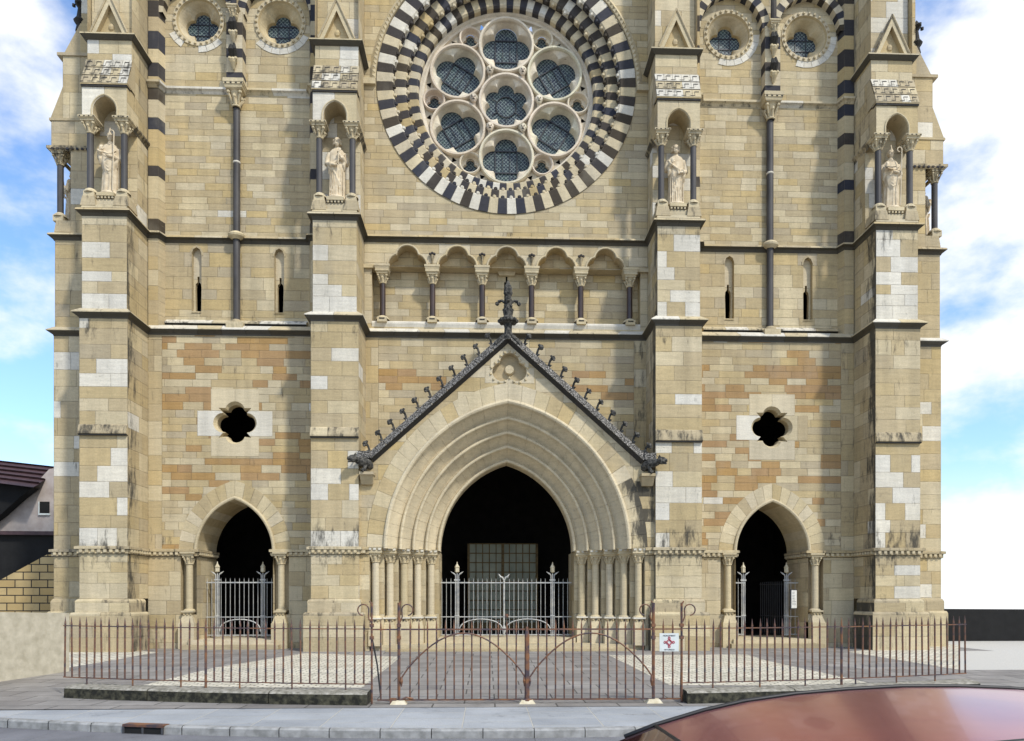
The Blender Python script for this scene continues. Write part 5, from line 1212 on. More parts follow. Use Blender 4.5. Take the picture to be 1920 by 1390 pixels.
def door_gate(label, x0, x1, posts, center, arcs, openleaf=False, skip=None):
    root = tag(empty('iron_gate', ((x0+x1)/2, YG, Zg)), label, 'gate', 'pale iron gates in the church doorways')
    ztop = 2.93
    xs = []; x = x0+.04
    while x < x1-.02:
        if all(abs(x-p) > .11 for p in posts) and not (center and abs(x-center) < .07) and not (skip and skip[0] < x < skip[1]): xs.append(x)
        x += .158
    bars(root, xs, YG, Zg, 2.40, .0095)
    mb = MB()
    segs = [(x0, x1)] if not skip else [(x0, skip[0]), (skip[1], x1)]
    for z, r in ((2.24, .02), (1.04, .014), (Zg+.05, .014)):
        for a, b in segs: mb.box(a, b, YG-.012, YG+.012, z-r, z+r)
    child(mb, 'rail', root, M['white'])
    for p in posts:
        mb, lm = MB(), MB(); gate_post(mb, lm, p, YG, Zg, ztop); po = child(mb, 'post', root, M['white']); lo = lm.build('lantern', M['lantern']); lo.parent = po
    if center:
        mb = MB(); mb.tube([(center, YG-.02, Zg), (center, YG-.02, Zg+.22), (center, YG-.02, Zg+.4), (center, YG-.02, 2.3)], [.02, .075, .03, .034], 8)
        for e in (-1, 1): mb.tube([(center, YG, 2.3), (center+e*.05, YG, 2.42), (center+e*.12, YG, 2.44), (center+e*.19, YG, 2.55)], [.02, .035, .04, .01], 6)
        child(mb, 'centre_post', root, M['white'])
        mb = MB(); mb.box(center+.03, center+.15, YG-.05, YG-.01, 1.02, 1.14); child(mb, 'lock', root, M['rust'])
    for a, b in arcs:
        mb = MB(); n = 16; r = (b-a)/2
        mb.tube([((a+b)/2+r*math.cos(math.pi*k/n), YG-.015, Zg+.18+.42*math.sin(math.pi*k/n)**.8) for k in range(n+1)], .022, 6); child(mb, 'arch_brace', root, M['white'])
    return root
pA, pC, pB = X_(857), X_(945), X_(1036)
door_gate('wide pale iron double gate with two lanterns closing the central doorway', -2.3, 2.3, [pA, pB], pC, [(pA+.08, pC-.05), (pC+.05, pB-.08)])
l1, l2 = X_(407.5), X_(493)
door_gate('closed pale iron gate with one low arch in the left doorway', -10.42, -7.90, [l1, l2], None, [(l1+.08, l2-.08)])
r1, r2 = X_(1393.7), X_(1474.5)
rg = door_gate('pale iron gate with its leaf swung open inwards in the right doorway', 7.90, 10.42, [r1, r2], None, [], skip=(r1+.05, r2-.05))
mb = MB()
for k in range(12):
    y = YG+.1+k*.12; x = r2-.06-.03*k; mb.tube([(x, y, Zg+.05), (x, y, 2.3)], .008, 5)
for z in (2.2, 1.04): mb.tube([(r2-.03, YG, z), (r2-.42, YG+1.45, z)], .014, 4)
child(mb, 'open_leaf', rg, M['steel'])
# glazed notice board on the right door jamb
nb = tag(empty('notice_board', (10.30, .12, 1.95)), 'narrow white notice board fixed beside the right doorway column', 'notice board')
M['paper'] = mottled('printed paper', (.60, .60, .55), (.72, .72, .68), 9, .6); M['ink'] = plain('dark ink', (.06, .06, .08))
mb = MB(); rot = Matrix.Translation((10.06, .36, 1.72)) @ Matrix.Rotation(R(38), 4, 'Z')
rot = Matrix.Translation((10.02, .22, 1.66)) @ Matrix.Rotation(R(35), 4, 'Z')
mb.box(-.19, .19, 0, .05, -.34, .34, M4=rot); f = mb.build('case', M['steel']); f.parent = nb; f.location = -nb.location
mb = MB(); mb.box(-.16, .16, -.012, 0, -.31, .31, M4=rot); f = mb.build('notice', M['paper']); f.parent = nb; f.location = -nb.location
mb = MB()
rr_ = random.Random(4)
for k in range(9): z = .24-.055*k; mb.box(-.12, -.12+rr_.uniform(.12, .24), -.016, -.012, z, z+.012, M4=rot)
f = mb.build('printed_lines', M['ink']); f.parent = nb; f.location = -nb.location
# ================================================================ STREET FENCE
def fy(x): return -11.75+.017*x*x          # the fence line bends away towards both ends
def fz(x): return .0003*x*x
RUST = M['rust']
def picket_mesh(h, rad=.0165):
    mb = MB(); mb.tube([(0, 0, 0), (0, 0, h-.17), (0, 0, h-.15), (0, 0, h)], [rad, rad, rad*1.15, .002], 6, smooth=False); return mb
def railing(label, xs, posts, zb, zt, x0, x1):
    root = tag(empty('railing', ((x0+x1)/2, fy((x0+x1)/2), 0)), label, 'railing', 'rusty iron railings along the pavement')
    pm = None
    for i, x in enumerate(xs):
        if pm is None: pm = picket_mesh(1.18).build('picket', RUST); o = pm
        else: o = pm.copy(); S.collection.objects.link(o)
        o.parent = root; o.location = (x-root.location.x, fy(x)-root.location.y, zb+fz(x)+rnd.uniform(-.006, .006)); o.rotation_euler = (rnd.uniform(-.012, .012), rnd.uniform(-.010, .010), 0)
    for z, r in ((zt, .013), (zb, .014)):
        mb = MB(); n = 16; mb.tube([(x0+(x1-x0)*k/n, fy(x0+(x1-x0)*k/n)-.002, z+fz(x0+(x1-x0)*k/n)) for k in range(n+1)], [r]*(n+1), 4); o = mb.build('rail', RUST); o.parent = root; o.location = -root.location
    for x in posts:
        mb = MB(); mb.tube([(x, fy(x), -.02), (x, fy(x), 1.15), (x, fy(x), 1.34)], [.024, .022, .003], 6)
        mb.ball((x, fy(x)-.0, .02), .06, n=8, sc=(1, 1, .4))
        for z in (0,): mb.tube([(x, fy(x), .3), (x, fy(x)+.35, -.02)], .014, 5) if False else None
        o = mb.build('standard', RUST); o.parent = root; o.location = -root.location
    for x in xs[3::6]:
        if all(abs(x-p) > .2 for p in posts):
            mb = MB(); mb.tube([(x, fy(x), .0), (x, fy(x), zb+.05)], .015, 6); o = mb.build('foot', RUST); o.parent = root; o.location = -root.location
    return root
FX = lambda px: at(px, 1200, -11.75)[0]
xl0, xl1 = -8.92, FX(697); n = 36; xsL = [xl0+(xl1-xl0)*k/(n+1) for k in range(0, n+1)]
railing('long rusty railing left of the street gate, standing on its mossy stone kerb', [x for i, x in enumerate(xsL) if i != 18], [xsL[18]], .15, 1.15, xl0-.03, xl1)
xr0, xr1 = FX(1280), 9.08; n = 39; xsR = [xr0+(xr1-xr0)*(k+1)/(n+1) for k in range(0, n+1)]
railing('long rusty railing right of the street gate, in front of the right doorway', [x for i, x in enumerate(xsR) if i != 20], [xsR[20]], .15, 1.15, xr0, xr1+.02)
# street gate: two leaves, fixed side panels, scroll-topped standards
yg = -11.75
gate = tag(empty('street_gate', (FX(988), yg, -.18)), 'rusty double-leaf street gate with long curved braces meeting at a thick centre post', 'gate')
def gch(mb, name, par=None, mat=None): o = mb.build(name, mat or RUST); o.parent = par or gate; o.location = -gate.location if par is None else (0, 0, 0); return o
zlo, zhi = -.12, 1.15
for x0, x1 in ((FX(752), FX(984)), (FX(992), FX(1222))):
    mb = MB(); mb.box(x0, x1, yg-.013, yg+.013, zhi-.014, zhi+.014); mb.box(x0, x1, yg-.013, yg+.013, zlo-.012, zlo+.012)
    lf = gch(mb, 'leaf_frame')
    L_ = x1-x0; mb = MB(); n = 20
    mb.tube([(x0+.01+L_*k/n, yg-.02, .28+.80*math.sin(math.pi*k/n)**.85) for k in range(n+1)], .016, 6)
    for xe in (x0+.01, x1-.01): mb.tube([(xe, yg-.02, .30), (xe, yg-.03, .22), (xe, yg-.02, .12)], [.016, .03, .008], 6)
    b = mb.build('brace', RUST); b.parent = lf
    nn = 13; pm = None
    for k in range(1, nn+1):
        if pm is None: pm = picket_mesh(1.46, .0155).build('picket', RUST); o = pm
        else: o = pm.copy(); S.collection.objects.link(o)
        o.parent = lf; o.location = (x0+L_*k/(nn+1), yg, zlo); o.rotation_euler = (0, rnd.uniform(-.006, .006), 0)
for x0, x1 in ((FX(697), FX(748)), (FX(1226), FX(1279))):
    mb = MB(); mb.box(x0, x1, yg-.012, yg+.012, zhi-.013, zhi+.013); mb.box(x0+.1, x1, yg-.012, yg+.012, zlo-.012, zlo+.012); pn = gch(mb, 'side_panel')
    for k in (1, 2):
        o = picket_mesh(1.46, .0155).build('picket', RUST); o.parent = pn; o.location = (x0+(x1-x0)*k/3, yg, zlo)
for px, e, r in ((697, -1, .02), (748, 1, .03), (1225, -1, .03), (1278, 1, .022)):
    x = FX(px); mb = MB(); mb.tube([(x, yg, -.2), (x, yg, 1.63)], r*1.0, 6); mb.tube([(x, yg, 1.60), (x+e*.04, yg, 1.66)], [.018, .012], 6)
    mb.tube([(x+e*.02, yg, 1.28), (x+e*.06, yg, 1.38)]+[(x+e*(.15+.10*math.cos(a)), yg, 1.50+.10*math.sin(a)) for a in [R(t) for t in range(190, -110, -25)]], .013, 6)
    for z in (1.0, 1.22): mb.box(x-.035, x+.035, yg-.035, yg+.035, z-.03, z+.03)
    sp = gch(mb, 'standard')
    mb = MB(); mb.tube([(x, yg+.03, 1.0), (x+.06, yg+.25, .5), (x+.10, yg+.45, -.15)], .016, 6) if abs(px-988) > 250 else None; 
    if mb.v: b = mb.build('stay', M['steel']); b.parent = sp
x = FX(988); mb = MB(); mb.tube([(x, yg-.02, -.16), (x, yg-.02, -.10), (x, yg-.02, 1.05), (x, yg-.02, 1.2)], [.075, .048, .046, .02], 8); mb.ball((x, yg-.02, -.13), .10, n=10, sc=(1, 1, .4)); gch(mb, 'centre_post')
for px in (988, 748, 1225):
    mb = MB(); mb.frustum(FX(px)-.15, FX(px)+.15, yg-.14, yg+.12, -.19, FX(px)-.10, FX(px)+.10, yg-.1, yg+.08, -.12); gch(mb, 'footing', mat=M['lantern'])
mb = MB(); mb.box(FX(732), FX(744), yg-.10, yg-.0, -.17, -.08); mb.tube([(FX(750), yg-.05, -.12), (FX(762), yg-.03, -.07), (FX(775), yg, -.10)], .02, 6); gch(mb, 'stop_block')
# enamel sign on the right side panel
xs0, xs1 = FX(1236), FX(1272)
sg = tag(empty('sign', ((xs0+xs1)/2, yg-.03, .93)), 'small white monument sign with a red interlaced emblem on the gate side panel', 'sign')
M['enamel'] = mottled('white enamel', (.56, .60, .57), (.66, .68, .66), 8, .35); M['red'] = plain('red emblem paint', (.42, .03, .06), .5)
W_ = xs1-xs0; zc = .91; h2 = .165
mb = MB(); mb.box(-W_/2, W_/2, 0, .012, -h2, h2); o = mb.build('plate', M['enamel']); o.parent = sg
mb = MB()
q = .062
roll(mb, [(v[0], -.004, v[1]) for v in [(0, q), (-q, 0), (0, -q), (q, 0)]], .010, closed=True, n=4)
roll(mb, [(v[0], -.004, v[1]) for v in [(0, q*.62), (-q*.62, 0), (0, -q*.62), (q*.62, 0)]], .006, closed=True, n=4)
for dx, dz in ((0, 1), (1, 0), (0, -1), (-1, 0)): roll(mb, [(dx*.078+.019*math.cos(t*.785), -.004, dz*.078+.019*math.sin(t*.785)) for t in range(8)], .007, closed=True, n=4)
o = mb.build('emblem', M['red']); o.parent = sg
for txt, z, sz in (('MONUMENT', .118, .040), ('HISTORIQUE', -.135, .034)):
    fc = bpy.data.curves.new('lettering', 'FONT'); fc.body = txt; fc.size = sz; fc.align_x = 'CENTER'; fc.align_y = 'CENTER'; fc.extrude = .0015
    o = bpy.data.objects.new('lettering', fc); S.collection.objects.link(o); me = bpy.data.meshes.new_from_object(o.evaluated_get(bpy.context.evaluated_depsgraph_get())); bpy.data.objects.remove(o); o = bpy.data.objects.new('lettering', me); S.collection.objects.link(o); o.data.materials.clear(); o.data.materials.append(M['ink']); o.parent = sg; o.location = (0, -.003, z); o.rotation_euler = (R(90), 0, 0)
sg.location = ((xs0+xs1)/2, yg-.03, zc)
# ================================================================ GROUND, STREET
def zg(y): return 0 if y > -2 else (-.19*(min(1, (-2-y)/9.0)))
def g2(px, py):
    z = -.1
    for _ in range(6): x, y = gr(px, py, z); z = zg(y)
    return x, y
def ky(x): a = min(abs(x+.5), 9); return -14.3+.019*a*a+(.342*(abs(x+.5)-9) if abs(x+.5) > 9 else 0)*.6     # kerb line
def slabmat(name, c1, c2, mortar, bw, bh, msz, rot=0, speck=.0, rough=.85, jit=.6, bd=.01):
    m, n, b = nodes(name); t = n.nodes.new('ShaderNodeTexCoord'); mp_ = n.nodes.new('ShaderNodeMapping'); mp_.inputs['Rotation'].default_value = (0, 0, rot)
    n.links.new(t.outputs['Object'], mp_.inputs[0]); br = n.nodes.new('ShaderNodeTexBrick'); wn = noise(n, 2.5/max(bw, .3), 3); vm = n.nodes.new('ShaderNodeVectorMath'); vm.operation = 'MULTIPLY_ADD'; vm.inputs[1].default_value = (bh*.45,)*3; n.links.new(wn.outputs[1], vm.inputs[0]); n.links.new(mp_.outputs[0], vm.inputs[2]); n.links.new(vm.outputs[0] if bw < .3 else mp_.outputs[0], br.inputs['Vector'])
    br.inputs['Color1'].default_value = (*c1, 1); br.inputs['Color2'].default_value = (*c2, 1); br.inputs['Mortar'].default_value = (*mortar, 1)
    br.inputs['Scale'].default_value = 1; br.inputs['Brick Width'].default_value = bw; br.inputs['Row Height'].default_value = bh; br.inputs['Mortar Size'].default_value = msz; br.inputs['Mortar Smooth'].default_value = .3
    br.offset = .5
    a = noise(n, 1.3, 6); f = noise(n, 40, 4)
    v = math_(n, 'MULTIPLY', mrange(n, a.outputs[0], .3, .7, 1-.22*jit, 1+.2*jit).outputs[0], mrange(n, f.outputs[0], .3, .7, .9, 1.1).outputs[0])
    cc = n.nodes.new('ShaderNodeCombineXYZ')
    for i in range(3): n.links.new(v, cc.inputs[i])
    col = mix(n, 1, br.outputs[0], cc.outputs[0], 'MULTIPLY')
    st = noise(n, 2.4, 8, rough=.7); col = mix(n, mrange(n, st.outputs[0], .58, .70, 0, .55).outputs[0], col, tuple(x*.45 for x in c1))
    n.links.new(col, b.inputs['Base Color']); b.inputs['Roughness'].default_value = rough
    bump(n, b, math_(n, 'SUBTRACT', math_(n, 'MULTIPLY', f.outputs[0], .3), br.outputs[1]), bd)
    return m
M['pave'] = slabmat('blue-grey paving slabs', (.27, .285, .30), (.34, .355, .365), (.44, .42, .36), .62, 1.06, .010, rot=R(90))
M['flag'] = slabmat('brown-grey flagstones', (.19, .175, .16), (.255, .24, .22), (.07, .066, .058), 1.1, .62, .014, jit=1)
M['cob'] = slabmat('pale stone setts', (.50, .465, .365), (.68, .64, .52), (.25, .225, .18), .26, .15, .018, jit=.8, bd=.02)
M['asph'] = slabmat('asphalt', (.125, .125, .135), (.165, .165, .175), (.12, .12, .13), 7.3, 3.1, .01, jit=1.1, bd=.004)
M['kerb'] = mottled('grey kerb stone', (.20, .20, .19), (.34, .34, .33), 7, .85, bd=.005)
M['grav'] = mottled('pale fine gravel', (.40, .39, .35), (.52, .50, .46), 40, .95)
M['green'] = mottled('mossy kerb wall', (.010, .010, .006), (.085, .08, .05), 9, .95, .42, .72, .02, detail=9)
M['kwtop'] = mottled('worn kerb wall top', (.14, .13, .10), (.36, .34, .29), 12, .95, .35, .68, .015, detail=8)
def sheet(name, pts, mat, kind='structure', label=None, zoff=0.0, y2z=None):
    mb = MB(); mb.poly([(x, y, (zg(y) if y2z is None else y2z)+zoff) for x, y in pts]); o = mb.build(name, mat); tag(o, label, None, None, kind); return o
# terrain: level round the church, falling away behind it
mb = MB()
def band(y0, y1, z0, z1, x0=-400, x1=400): mb.poly([(x0, y0, z0), (x1, y0, z0), (x1, y1, z1), (x0, y1, z1)])
band(-11, 3.5, -.22, -.02); band(3.5, 600, -.02, -26); band(-80, -11, -.42, -.42); mb.poly([(-400, -11, -.42), (400, -11, -.42), (400, -11, -.22), (-400, -11, -.22)])
tag(mb.build('ground', M['grav']), None, None, None, 'structure')
mb = MB(); n = 24
ys_ = [3.4, -2, -4, -6.5, -9, -11, -12.2]
for a, b in zip(ys_, ys_[1:]): mb.poly([(-17, a, zg(a)+.004), (-17, b, zg(b)+.004), (40, b, zg(b)+.004), (40, a, zg(a)+.004)])
tag(mb.build('forecourt', M['flag']), None, None, None, 'structure')
def patch(name, P_):
    P_ = [g2(*p) for p in P_]; pcs = [P_]
    mb = MB()
    # split along the change of slope
    for lo, hi in ((-2, 9), (-20, -2)):
        q = P_
        for sgn, lim in ((1, lo), (-1, hi)):
            r = []
            for i in range(len(q)):
                a, b = q[i], q[(i+1) % len(q)]; da, db = sgn*(a[1]-lim), sgn*(b[1]-lim)
                if da >= 0: r.append(a)
                if (da >= 0) != (db >= 0): t = da/(da-db); r.append((a[0]+t*(b[0]-a[0]), a[1]+t*(b[1]-a[1])))
            q = r
            if not q: break
        if len(q) > 2: mb.poly([(x, y, zg(y)+.008) for x, y in q])
    o = mb.build('cobbles', M['cob']); tag(o, None, None, None, 'structure'); return o
for P_ in ([(298, 1224), (220, 1217), (100, 1217), (95, 1256), (122, 1254)], [(574, 1225), (401, 1253), (250, 1290), (680, 1290), (752, 1232)], [(1141, 1229), (1256, 1286), (1650, 1286), (1440, 1240), (1400, 1228)], [(1590, 1223), (1800, 1257), (1800, 1210), (1768, 1208), (1630, 1219)]): patch('cobbles', P_)
mb = MB(); q = [g2(1800, 1257), (40, g2(1800, 1257)[1]-2.2), (40, -2)]; q2 = g2(1800, 1210)
mb.poly([(q[0][0], q[0][1], zg(q[0][1])+.006), (40, q[0][1], zg(q[0][1])+.006), (40, -2, .006), (q[0][0], -2, .006)]); mb.poly([(q[0][0], -2, .006), (40, -2, .006), (40, 3.1, .006), (15.6, 3.1, .006), (15.6, -2, .006)]); tag(mb.build('gravel', M['grav']), None, None, None, 'structure')
# pavement, kerb, road follow the bend of the street
mb = MB(); kb = MB(); rd = MB(); xs = [-60, -30, -20, -15]+[-12+.75*k for k in range(33)]+[15, 20, 30, 60]
for a, b in zip(xs, xs[1:]):
    ya, yb = ky(a), ky(b); fa, fb = min(ya+2.9, -6), min(yb+2.9, -6)
    if abs(a+b)/2 < 10: fa, fb = fy(a)-.2+.35, fy(b)-.2+.35
    mb.poly([(a, ya+.14, -.205), (b, yb+.14, -.205), (b, fb, -.188), (a, fa, -.188)])
    rd.poly([(a, ya, -.33), (b, yb, -.33), (b, -80, -.33), (a, -80, -.33)][::-1])
tag(mb.build('pavement', M['pave']), None, None, None, 'structure'); tag(rd.build('road', M['asph']), None, None, None, 'structure')
for i, (a, b) in enumerate(zip(xs, xs[1:])):
    g = .006 if b-a < 1 else 0
    for (y0, y1, z0, z1) in ((0, .0, -.40, -.225), (0, .02, -.225, -.20), (.02, .14, -.20, -.20)):
        kb.poly([(a+g, ky(a)+y0, z0), (b-g, ky(b)+y0, z0), (b-g, ky(b)+y1, z1), (a+g, ky(a)+y1, z1)])
tag(kb.build('kerb', M['kerb']), None, None, None, 'structure')
# low mossy walls that carry the railings
def kerbwall(label, x0, x1, joints):
    root = tag(empty('kerb_wall', ((x0+x1)/2, fy((x0+x1)/2)-.3, -.2)), label, 'low wall', 'low stone walls under the railings')
    e = [x0]+joints+[x1]
    for a, b in zip(e, e[1:]):
        mb = MB(); tp = MB(); n = 6; a += .008; b -= .008
        for k in range(n):
            p, q = a+(b-a)*k/n, a+(b-a)*(k+1)/n; F = lambda x, o: fy(x)+o
            zt = .02
            mb.poly([(p, F(p, -.34), -.22), (q, F(q, -.34), -.22), (q, F(q, -.33), zt-.02), (p, F(p, -.33), zt-.02)])
            tp.poly([(p, F(p, -.33), zt-.02), (q, F(q, -.33), zt-.02), (q, F(q, -.28), zt+.012), (p, F(p, -.28), zt+.012)]); tp.poly([(p, F(p, -.28), zt+.012), (q, F(q, -.28), zt+.012), (q, F(q, .12), zt+.03), (p, F(p, .12), zt+.03)]); tp.poly([(p, F(p, .12), zt+.03), (q, F(q, .12), zt+.03), (q, F(q, .12), -.22), (p, F(p, .12), -.22)])
        for x in (a, b): mb.poly([(x, fy(x)-.34, -.22), (x, fy(x)-.33, .0), (x, fy(x)-.28, .032), (x, fy(x)+.12, .05), (x, fy(x)+.12, -.22)])
        o = mb.build('block', M['green']); o.parent = root; o.location = -root.location; t_ = tp.build('worn_top', M['kwtop']); t_.parent = o
kerbwall('low mossy stone wall under the left railing, dark green on its street face', -8.72, FX(692), [-6.95, -4.6])
kerbwall('low mossy stone wall under the right railing, partly hidden by the red car', FX(1283), 9.2, [5.0])
# kerb inlet
di = tag(empty('storm_drain', (-5.86, ky(-6.1)+.05, -.2)), 'rusty cast iron kerb inlet with two openings filled in black at the gutter', 'drain')
M['flatblk'] = mottled('flat black', (.004, .004, .004), (.008, .008, .008), 3, .95)  # near-black put where hollows only lie in shade; also on the low wall
sl_ = (ky(-5.75)-ky(-6.5))/.75; RM = Matrix.Translation((-5.86, ky(-5.86), 0)) @ Matrix.Rotation(math.atan(sl_), 4, 'Z')
def dch(mb, n, mt): o = mb.build(n, mt); o.parent = di; o.location = -di.location
mb = MB(); mb.box(-.34, .34, -.035, .12, -.205, -.188, M4=RM); mb.box(-.34, .34, -.04, -.02, -.225, -.2, M4=RM); dch(mb, 'cover', M['rust'])
mb = MB(); mb.box(-.33, .33, -.022, .0, -.33, -.23, M4=RM); dch(mb, 'opening_shade', M['flatblk'])  # solid black plate, the shade of the inlet put into its colour
mb = MB()
for x in (-.325, 0, .325): mb.box(x-.015, x+.015, -.038, -.02, -.33, -.23, M4=RM)
mb.box(-.34, .34, -.038, -.02, -.34, -.325, M4=RM); dch(mb, 'grille', M['steel'])
# ================================================================ NEIGHBOURS
M['rend'] = mottled('rough grey render', (.37, .335, .25), (.52, .475, .37), 5, .95, .3, .7, .02, detail=9)
gw = MB(); P0, P1 = Vector((-10.95, -6.6, 0)), Vector((-12.6, -13.2, 0)); d_ = (P1-P0).normalized(); nn_ = Vector((-d_.y, d_.x, 0))*-.3
q = [P0, P1, P1+nn_, P0+nn_]; zt_ = [1.34, 1.56, 1.56, 1.34]
for k in range(4): a, b = k, (k+1) % 4; gw.poly([(q[a].x, q[a].y, -.3), (q[b].x, q[b].y, -.3), (q[b].x, q[b].y, zt_[b]), (q[a].x, q[a].y, zt_[a])])
gw.poly([(q[k].x, q[k].y, zt_[k]) for k in range(4)])
tag(gw.build('boundary_wall', M['rend']), 'rough grey rendered boundary wall at the left end of the railing', 'wall')
# brick wall with raking top
def A2(px, py, Y): x, z = at(px, py, Y); return x, z
bwm = slabmat('ochre block wall', (.36, .25, .10), (.42, .32, .16), (.012, .011, .01), .62, .30, .022, jit=.7)
t = [n_ for n_ in bwm.node_tree.nodes if n_.type == 'MAPPING' and n_.inputs['Rotation'].default_value[2] == 0][0]
t.inputs['Rotation'].default_value = (R(90), 0, 0)
def prism(name, pts, y0, y1, mat, par=None):
    mb = MB(); n = len(pts)
    mb.poly([(x, y0, z) for x, z in pts]); mb.poly([(x, y1, z) for x, z in reversed(pts)])
    for k in range(n): a, b = pts[k], pts[(k+1) % n]; mb.poly([(a[0], y0, a[1]), (a[0], y1, a[1]), (b[0], y1, b[1]), (b[0], y0, b[1])])
    o = mb.build(name, mat)
    if par: o.parent = par; o.location = -par.location
    return o
xr = -15.6
yb_ = 4.0
o = prism('block_wall', [(xr-9, -.1), (xr, -.1), (xr, A2(100, 1036, yb_)[1]), A2(88, 1040, yb_), A2(0, 1088, yb_), (xr-9, A2(0, 1088, yb_)[1]-2.5)], yb_, yb_+.4, bwm)
tag(o, 'ochre block wall with dark joints and a raking top, left of the church', 'wall')
M['maroon'] = mottled('dark maroon roof sheet', (.035, .015, .017), (.06, .028, .03), 4, .6); M['pink'] = mottled('pinkish worn render', (.36, .30, .27), (.50, .44, .40), 2.2, .95, .3, .7, .01, detail=8)
sh_ = tag(empty('shed', (-20, 6.5, 0)), 'lean-to shed with its shaded front as a black block behind the ochre block wall', 'shed')
prism('wall', [(-30, 0), (xr-.05, 0), (xr-.05, A2(100, 1004, 6)[1]), (-30, A2(0, 1000, 6)[1])], 6, 9, M['flatblk'], sh_)  # solid black block, shade under the roof put into its colour
prism('roof', [(-30.2, A2(0, 1000, 6)[1]-.02), (xr-.0, A2(100, 1004, 6)[1]-.02), (xr, A2(100, 1000, 6)[1]+.05), (-30.2, A2(0, 997, 6)[1]+.05)], 5.8, 9.2, M['maroon'], sh_)
ho = tag(empty('house', (-26, 15, 0)), 'pinkish rendered house with dark maroon ribbed roof and one small window', 'house')
Yh = 14
wl_ = [A2(p[0], p[1], Yh) for p in ((-160, 1004), (112, 1004), (112, 874), (90, 880), (62, 913), (38, 928), (0, 962), (-160, 1075))]
wl_ = [A2(-160, 1100, Yh), A2(112, 1100, Yh)]+[A2(*p, Yh) for p in ((112, 876), (92, 880), (62, 912), (38, 928), (0, 962), (-160, 1070))]
hw_ = prism('wall', wl_, Yh, Yh+4, M['pink'], ho)
prism('eave_shade', [A2(*p, 13.4) for p in ((-160, 1085), (0, 966), (38, 932), (62, 914), (-160, 880))], 13.4, 13.95, M['flatblk'], ho)  # black slab standing for the shade beneath the roof
rf = MB(); tp0, tp1, bt1, bt0 = [A2(*p, Yh+1.5) for p in ((-160, 848), (112, 878))]+[A2(*p, 12.8) for p in ((62, 914), (-160, 886))]
nr = 5
for k in range(nr):
    f0, f1 = k/nr, (k+1)/nr; L = lambda a, b, f: (a[0]+(b[0]-a[0])*f, a[1]+(b[1]-a[1])*f)
    ya, yb = 12.8+(Yh+1.5-12.8)*f0, 12.8+(Yh+1.5-12.8)*f1
    a0, b0, a1, b1 = L(bt0, tp0, f0), L(bt1, tp1, f0), L(bt0, tp0, f1), L(bt1, tp1, f1)
    rf.poly([(a0[0], ya, a0[1]), (b0[0], ya, b0[1]), (b1[0], yb+.12, b1[1]), (a1[0], yb+.12, a1[1])]); rf.poly([(a1[0], yb+.12, a1[1]), (b1[0], yb+.12, b1[1]), (b1[0], yb, b1[1]+.06), (a1[0], yb, a1[1]+.06)])
o = rf.build('roof', M['maroon']); o.parent = ho; o.location = -ho.location
wx0, wz0 = A2(75, 963, Yh); wx1, wz1 = A2(93, 941, Yh)
mb = MB(); mb.box(wx0, wx1, Yh-.03, Yh+.1, wz0, wz1); o = mb.build('window', M['flatblk']); o.parent = ho; o.location = -ho.location
mb = MB(); mb.box(wx0-.05, wx1+.05, Yh-.08, Yh-.0, wz0-.09, wz0); mb.box(wx0-.06, wx0, Yh-.06, Yh, wz0, wz1); mb.build('window_frame', M['enamel']).parent = o
o = prism('dark_wall', [A2(1740, 1204, 3.2), (26, -.1), (26, 1.22), A2(1740, 1142, 3.2)], 3.2, 3.6, M['flatblk']); tag(o, 'long black low wall right of the church', 'wall')
# ================================================================ RED CAR
car = tag(empty('red_car', (3.0, -20.55, -.33)), 'glossy red car parked along the near kerb, only its roof and windscreen in view', 'car')
def paint(name, c, rough=.12, metal=.0, coat=1.0):
    m, n, b = nodes(name); x = noise(n, 3, 3); r = ramp(n, x.outputs[0], [(.3, tuple(v*.93 for v in c)), (.7, c)]); n.links.new(r.outputs[0], b.inputs['Base Color'])
    b.inputs['Roughness'].default_value = rough; b.inputs['Metallic'].default_value = metal; b.inputs['Coat Weight'].default_value = coat; b.inputs['Coat Roughness'].default_value = .03; return m
M['cred'] = paint('red car paint', (.50, .17, .185), .24, .8, .15); M['cblk'] = paint('black rubber', (.012, .012, .013), .5, 0, 0); M['cgl'] = paint('car glass', (.30, .13, .12), .05, .8, 1); M['tyre'] = plain('tyre rubber', (.02, .02, .02), .9); M['rim'] = plain('alloy rim', (.45, .45, .46), .35, .8)
# stations: X, belt z, roof z at its edge, half width at belt, half width of roof
ST_ = [(-1.35, .30, .30, .62, .60), (-1.1, .42, .44, .78, .66), (-.6, .48, .50, .84, .70), (-.25, .50, .54, .86, .70), (.0, .52, .63, .87, .71), (.28, .53, .735, .88, .73), (.50, .54, .815, .88, .745), (.85, .54, .915, .885, .755), (1.15, .55, .98, .89, .76), (1.52, .55, 1.03, .89, .765), (1.9, .55, 1.06, .89, .77), (2.3, .55, 1.08, .89, .77), (2.7, .55, 1.08, .89, .765), (3.1, .55, 1.065, .885, .76), (3.5, .54, 1.03, .88, .75), (3.9, .53, .95, .87, .73), (4.2, .52, .80, .85, .70), (4.45, .48, .52, .82, .68), (4.6, .2, .3, .74, .62)]
CYc = -20.73
def ring(i):
    X, zb, zr, hb, hr = ST_[i]; L_ = []
    for sgn in (1, -1):
        hr += .17; pts = [(hb*.94, -.12), (hb*1.0, .1), (hb*1.02, .32), (hb, zb-.03), (hb*.985, zb)]+[(hr+(hb-hr+.02)*(1-t), zb+(zr-zb)*t) for t in (.5, .92)]+[(hr-.03, zr), (hr*.72, zr+.010), (hr*.36, zr+.016), (0, zr+.018)]
        L_.append([(X, CYc+sgn*y, min(z, zr+.06) if zr > zb else z) for y, z in pts])
    return L_
rings = [ring(i) for i in range(len(ST_))]
body, roof, glass, wind, trim, rearw = MB(), MB(), MB(), MB(), MB(), MB()
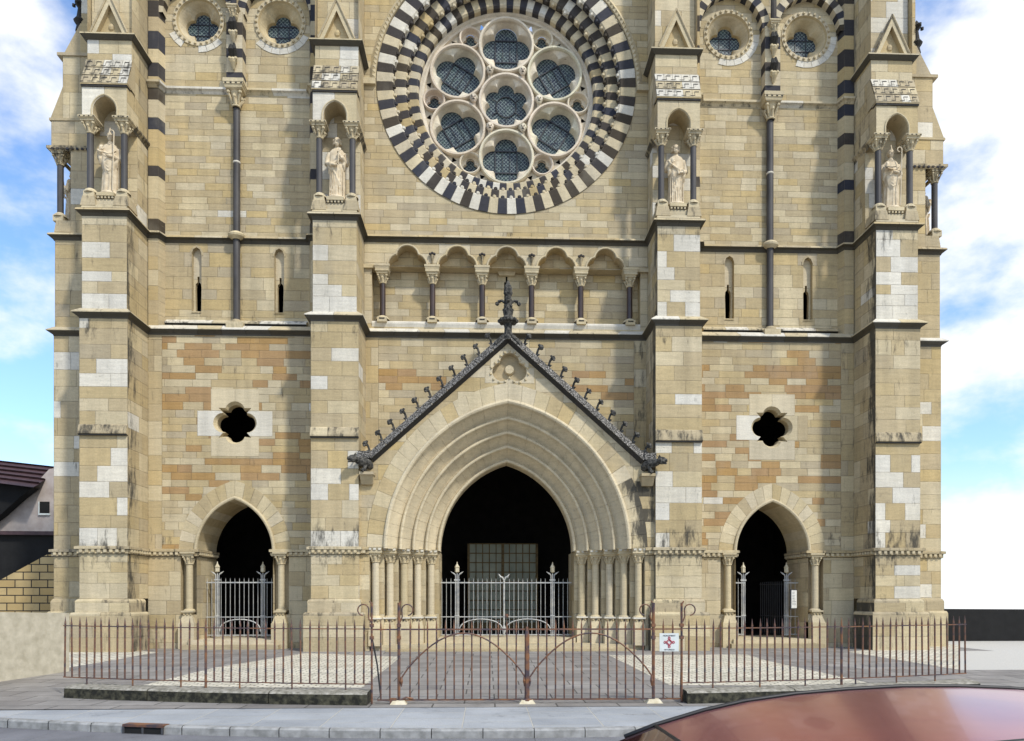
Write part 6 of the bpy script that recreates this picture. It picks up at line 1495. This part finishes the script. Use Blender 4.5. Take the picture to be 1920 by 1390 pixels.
for i in range(len(ST_)-1):
    X = ST_[i][0]; ws = -.25 <= X < .5; rr_ok = .5 <= X < 3.9
    for s in (0, 1):
        a, b = rings[i][s], rings[i+1][s]
        for k in range(len(a)-1):
            q = [a[k], b[k], b[k+1], a[k+1]]
            if k < 4: t_ = body
            elif k in (4, 5): t_ = glass if (.2 < X < 3.5 and not 1.9 <= X < 2.3) else body
            elif k == 6: t_ = trim if .28 <= X < 3.9 else body
            else: t_ = rearw if 3.9 <= X < 4.3 else wind if ws else (roof if rr_ok else body)
            t_.poly(q if s == 0 else q[::-1], None, 0, smooth=True)
for e in (0, -1): body.poly(rings[e][0]+rings[e][1][::-1])
def cch(mb, n, mt, par=None):
    o = mb.build(n, mt, merge=True); o.parent = par or car
    if not par: o.location = -car.location
    return o
cb_ = cch(body, 'body', M['cred']); cch(roof, 'roof', M['cred']); cch(glass, 'side_window', M['cgl']); cch(wind, 'windscreen', M['cgl']); cch(rearw, 'rear_window', M['cgl'])
for s in (1, -1):                  # black gutter strips along the roof edges
    trim.tube([(X, CYc+s*(hr+.175), zr+.004) for X, zb, zr, hb, hr in ST_[5:16]], .017, 6)
trim.tube([(.50, CYc+t, .815+.022*(1-abs(t)/.92)) for t in (-.9, -.5, -.25, 0, .25, .5, .9)], .014, 5); cch(trim, 'roof_trim', M['cblk'])
for X in (-.55, 3.45):
    for s in (1, -1):
        mb = MB(); M9 = Matrix.Translation((X, CYc+s*.84, -.02)) @ Matrix.Rotation(R(90), 4, 'X')
        t_ = MB(); t_.lathe(0, 0, [(.2, -.1), (.30, -.1), (.315, -.07), (.315, .07), (.30, .1), (.2, .1)], 28); t_.v = [tuple(M9 @ Vector(v)) for v in t_.v]
        wh = cch(t_, 'wheel', M['tyre'])
        t_ = MB(); t_.lathe(0, 0, [(.0, -.06), (.05, -.09), (.2, -.07), (.2, .07), (.05, .09), (.0, .06)], 20); t_.v = [tuple(M9 @ Vector(v)) for v in t_.v]; cch(t_, 'rim', M['rim'], wh)
for s in (1, -1):
    mb = MB(); mb.ball((-1.22, CYc+s*.52, .30), .13, n=10, sc=(.6, 1, .6)); cch(mb, 'headlight', M['enamel'])
    mb = MB(); mb.ball((.15, CYc+s*1.0, .58), .1, n=10, sc=(.7, 1, .7)); mb.tube([(.15, CYc+s*.88, .55), (.15, CYc+s*.97, .57)], .03, 6); cch(mb, 'wing_mirror', M['cred'])
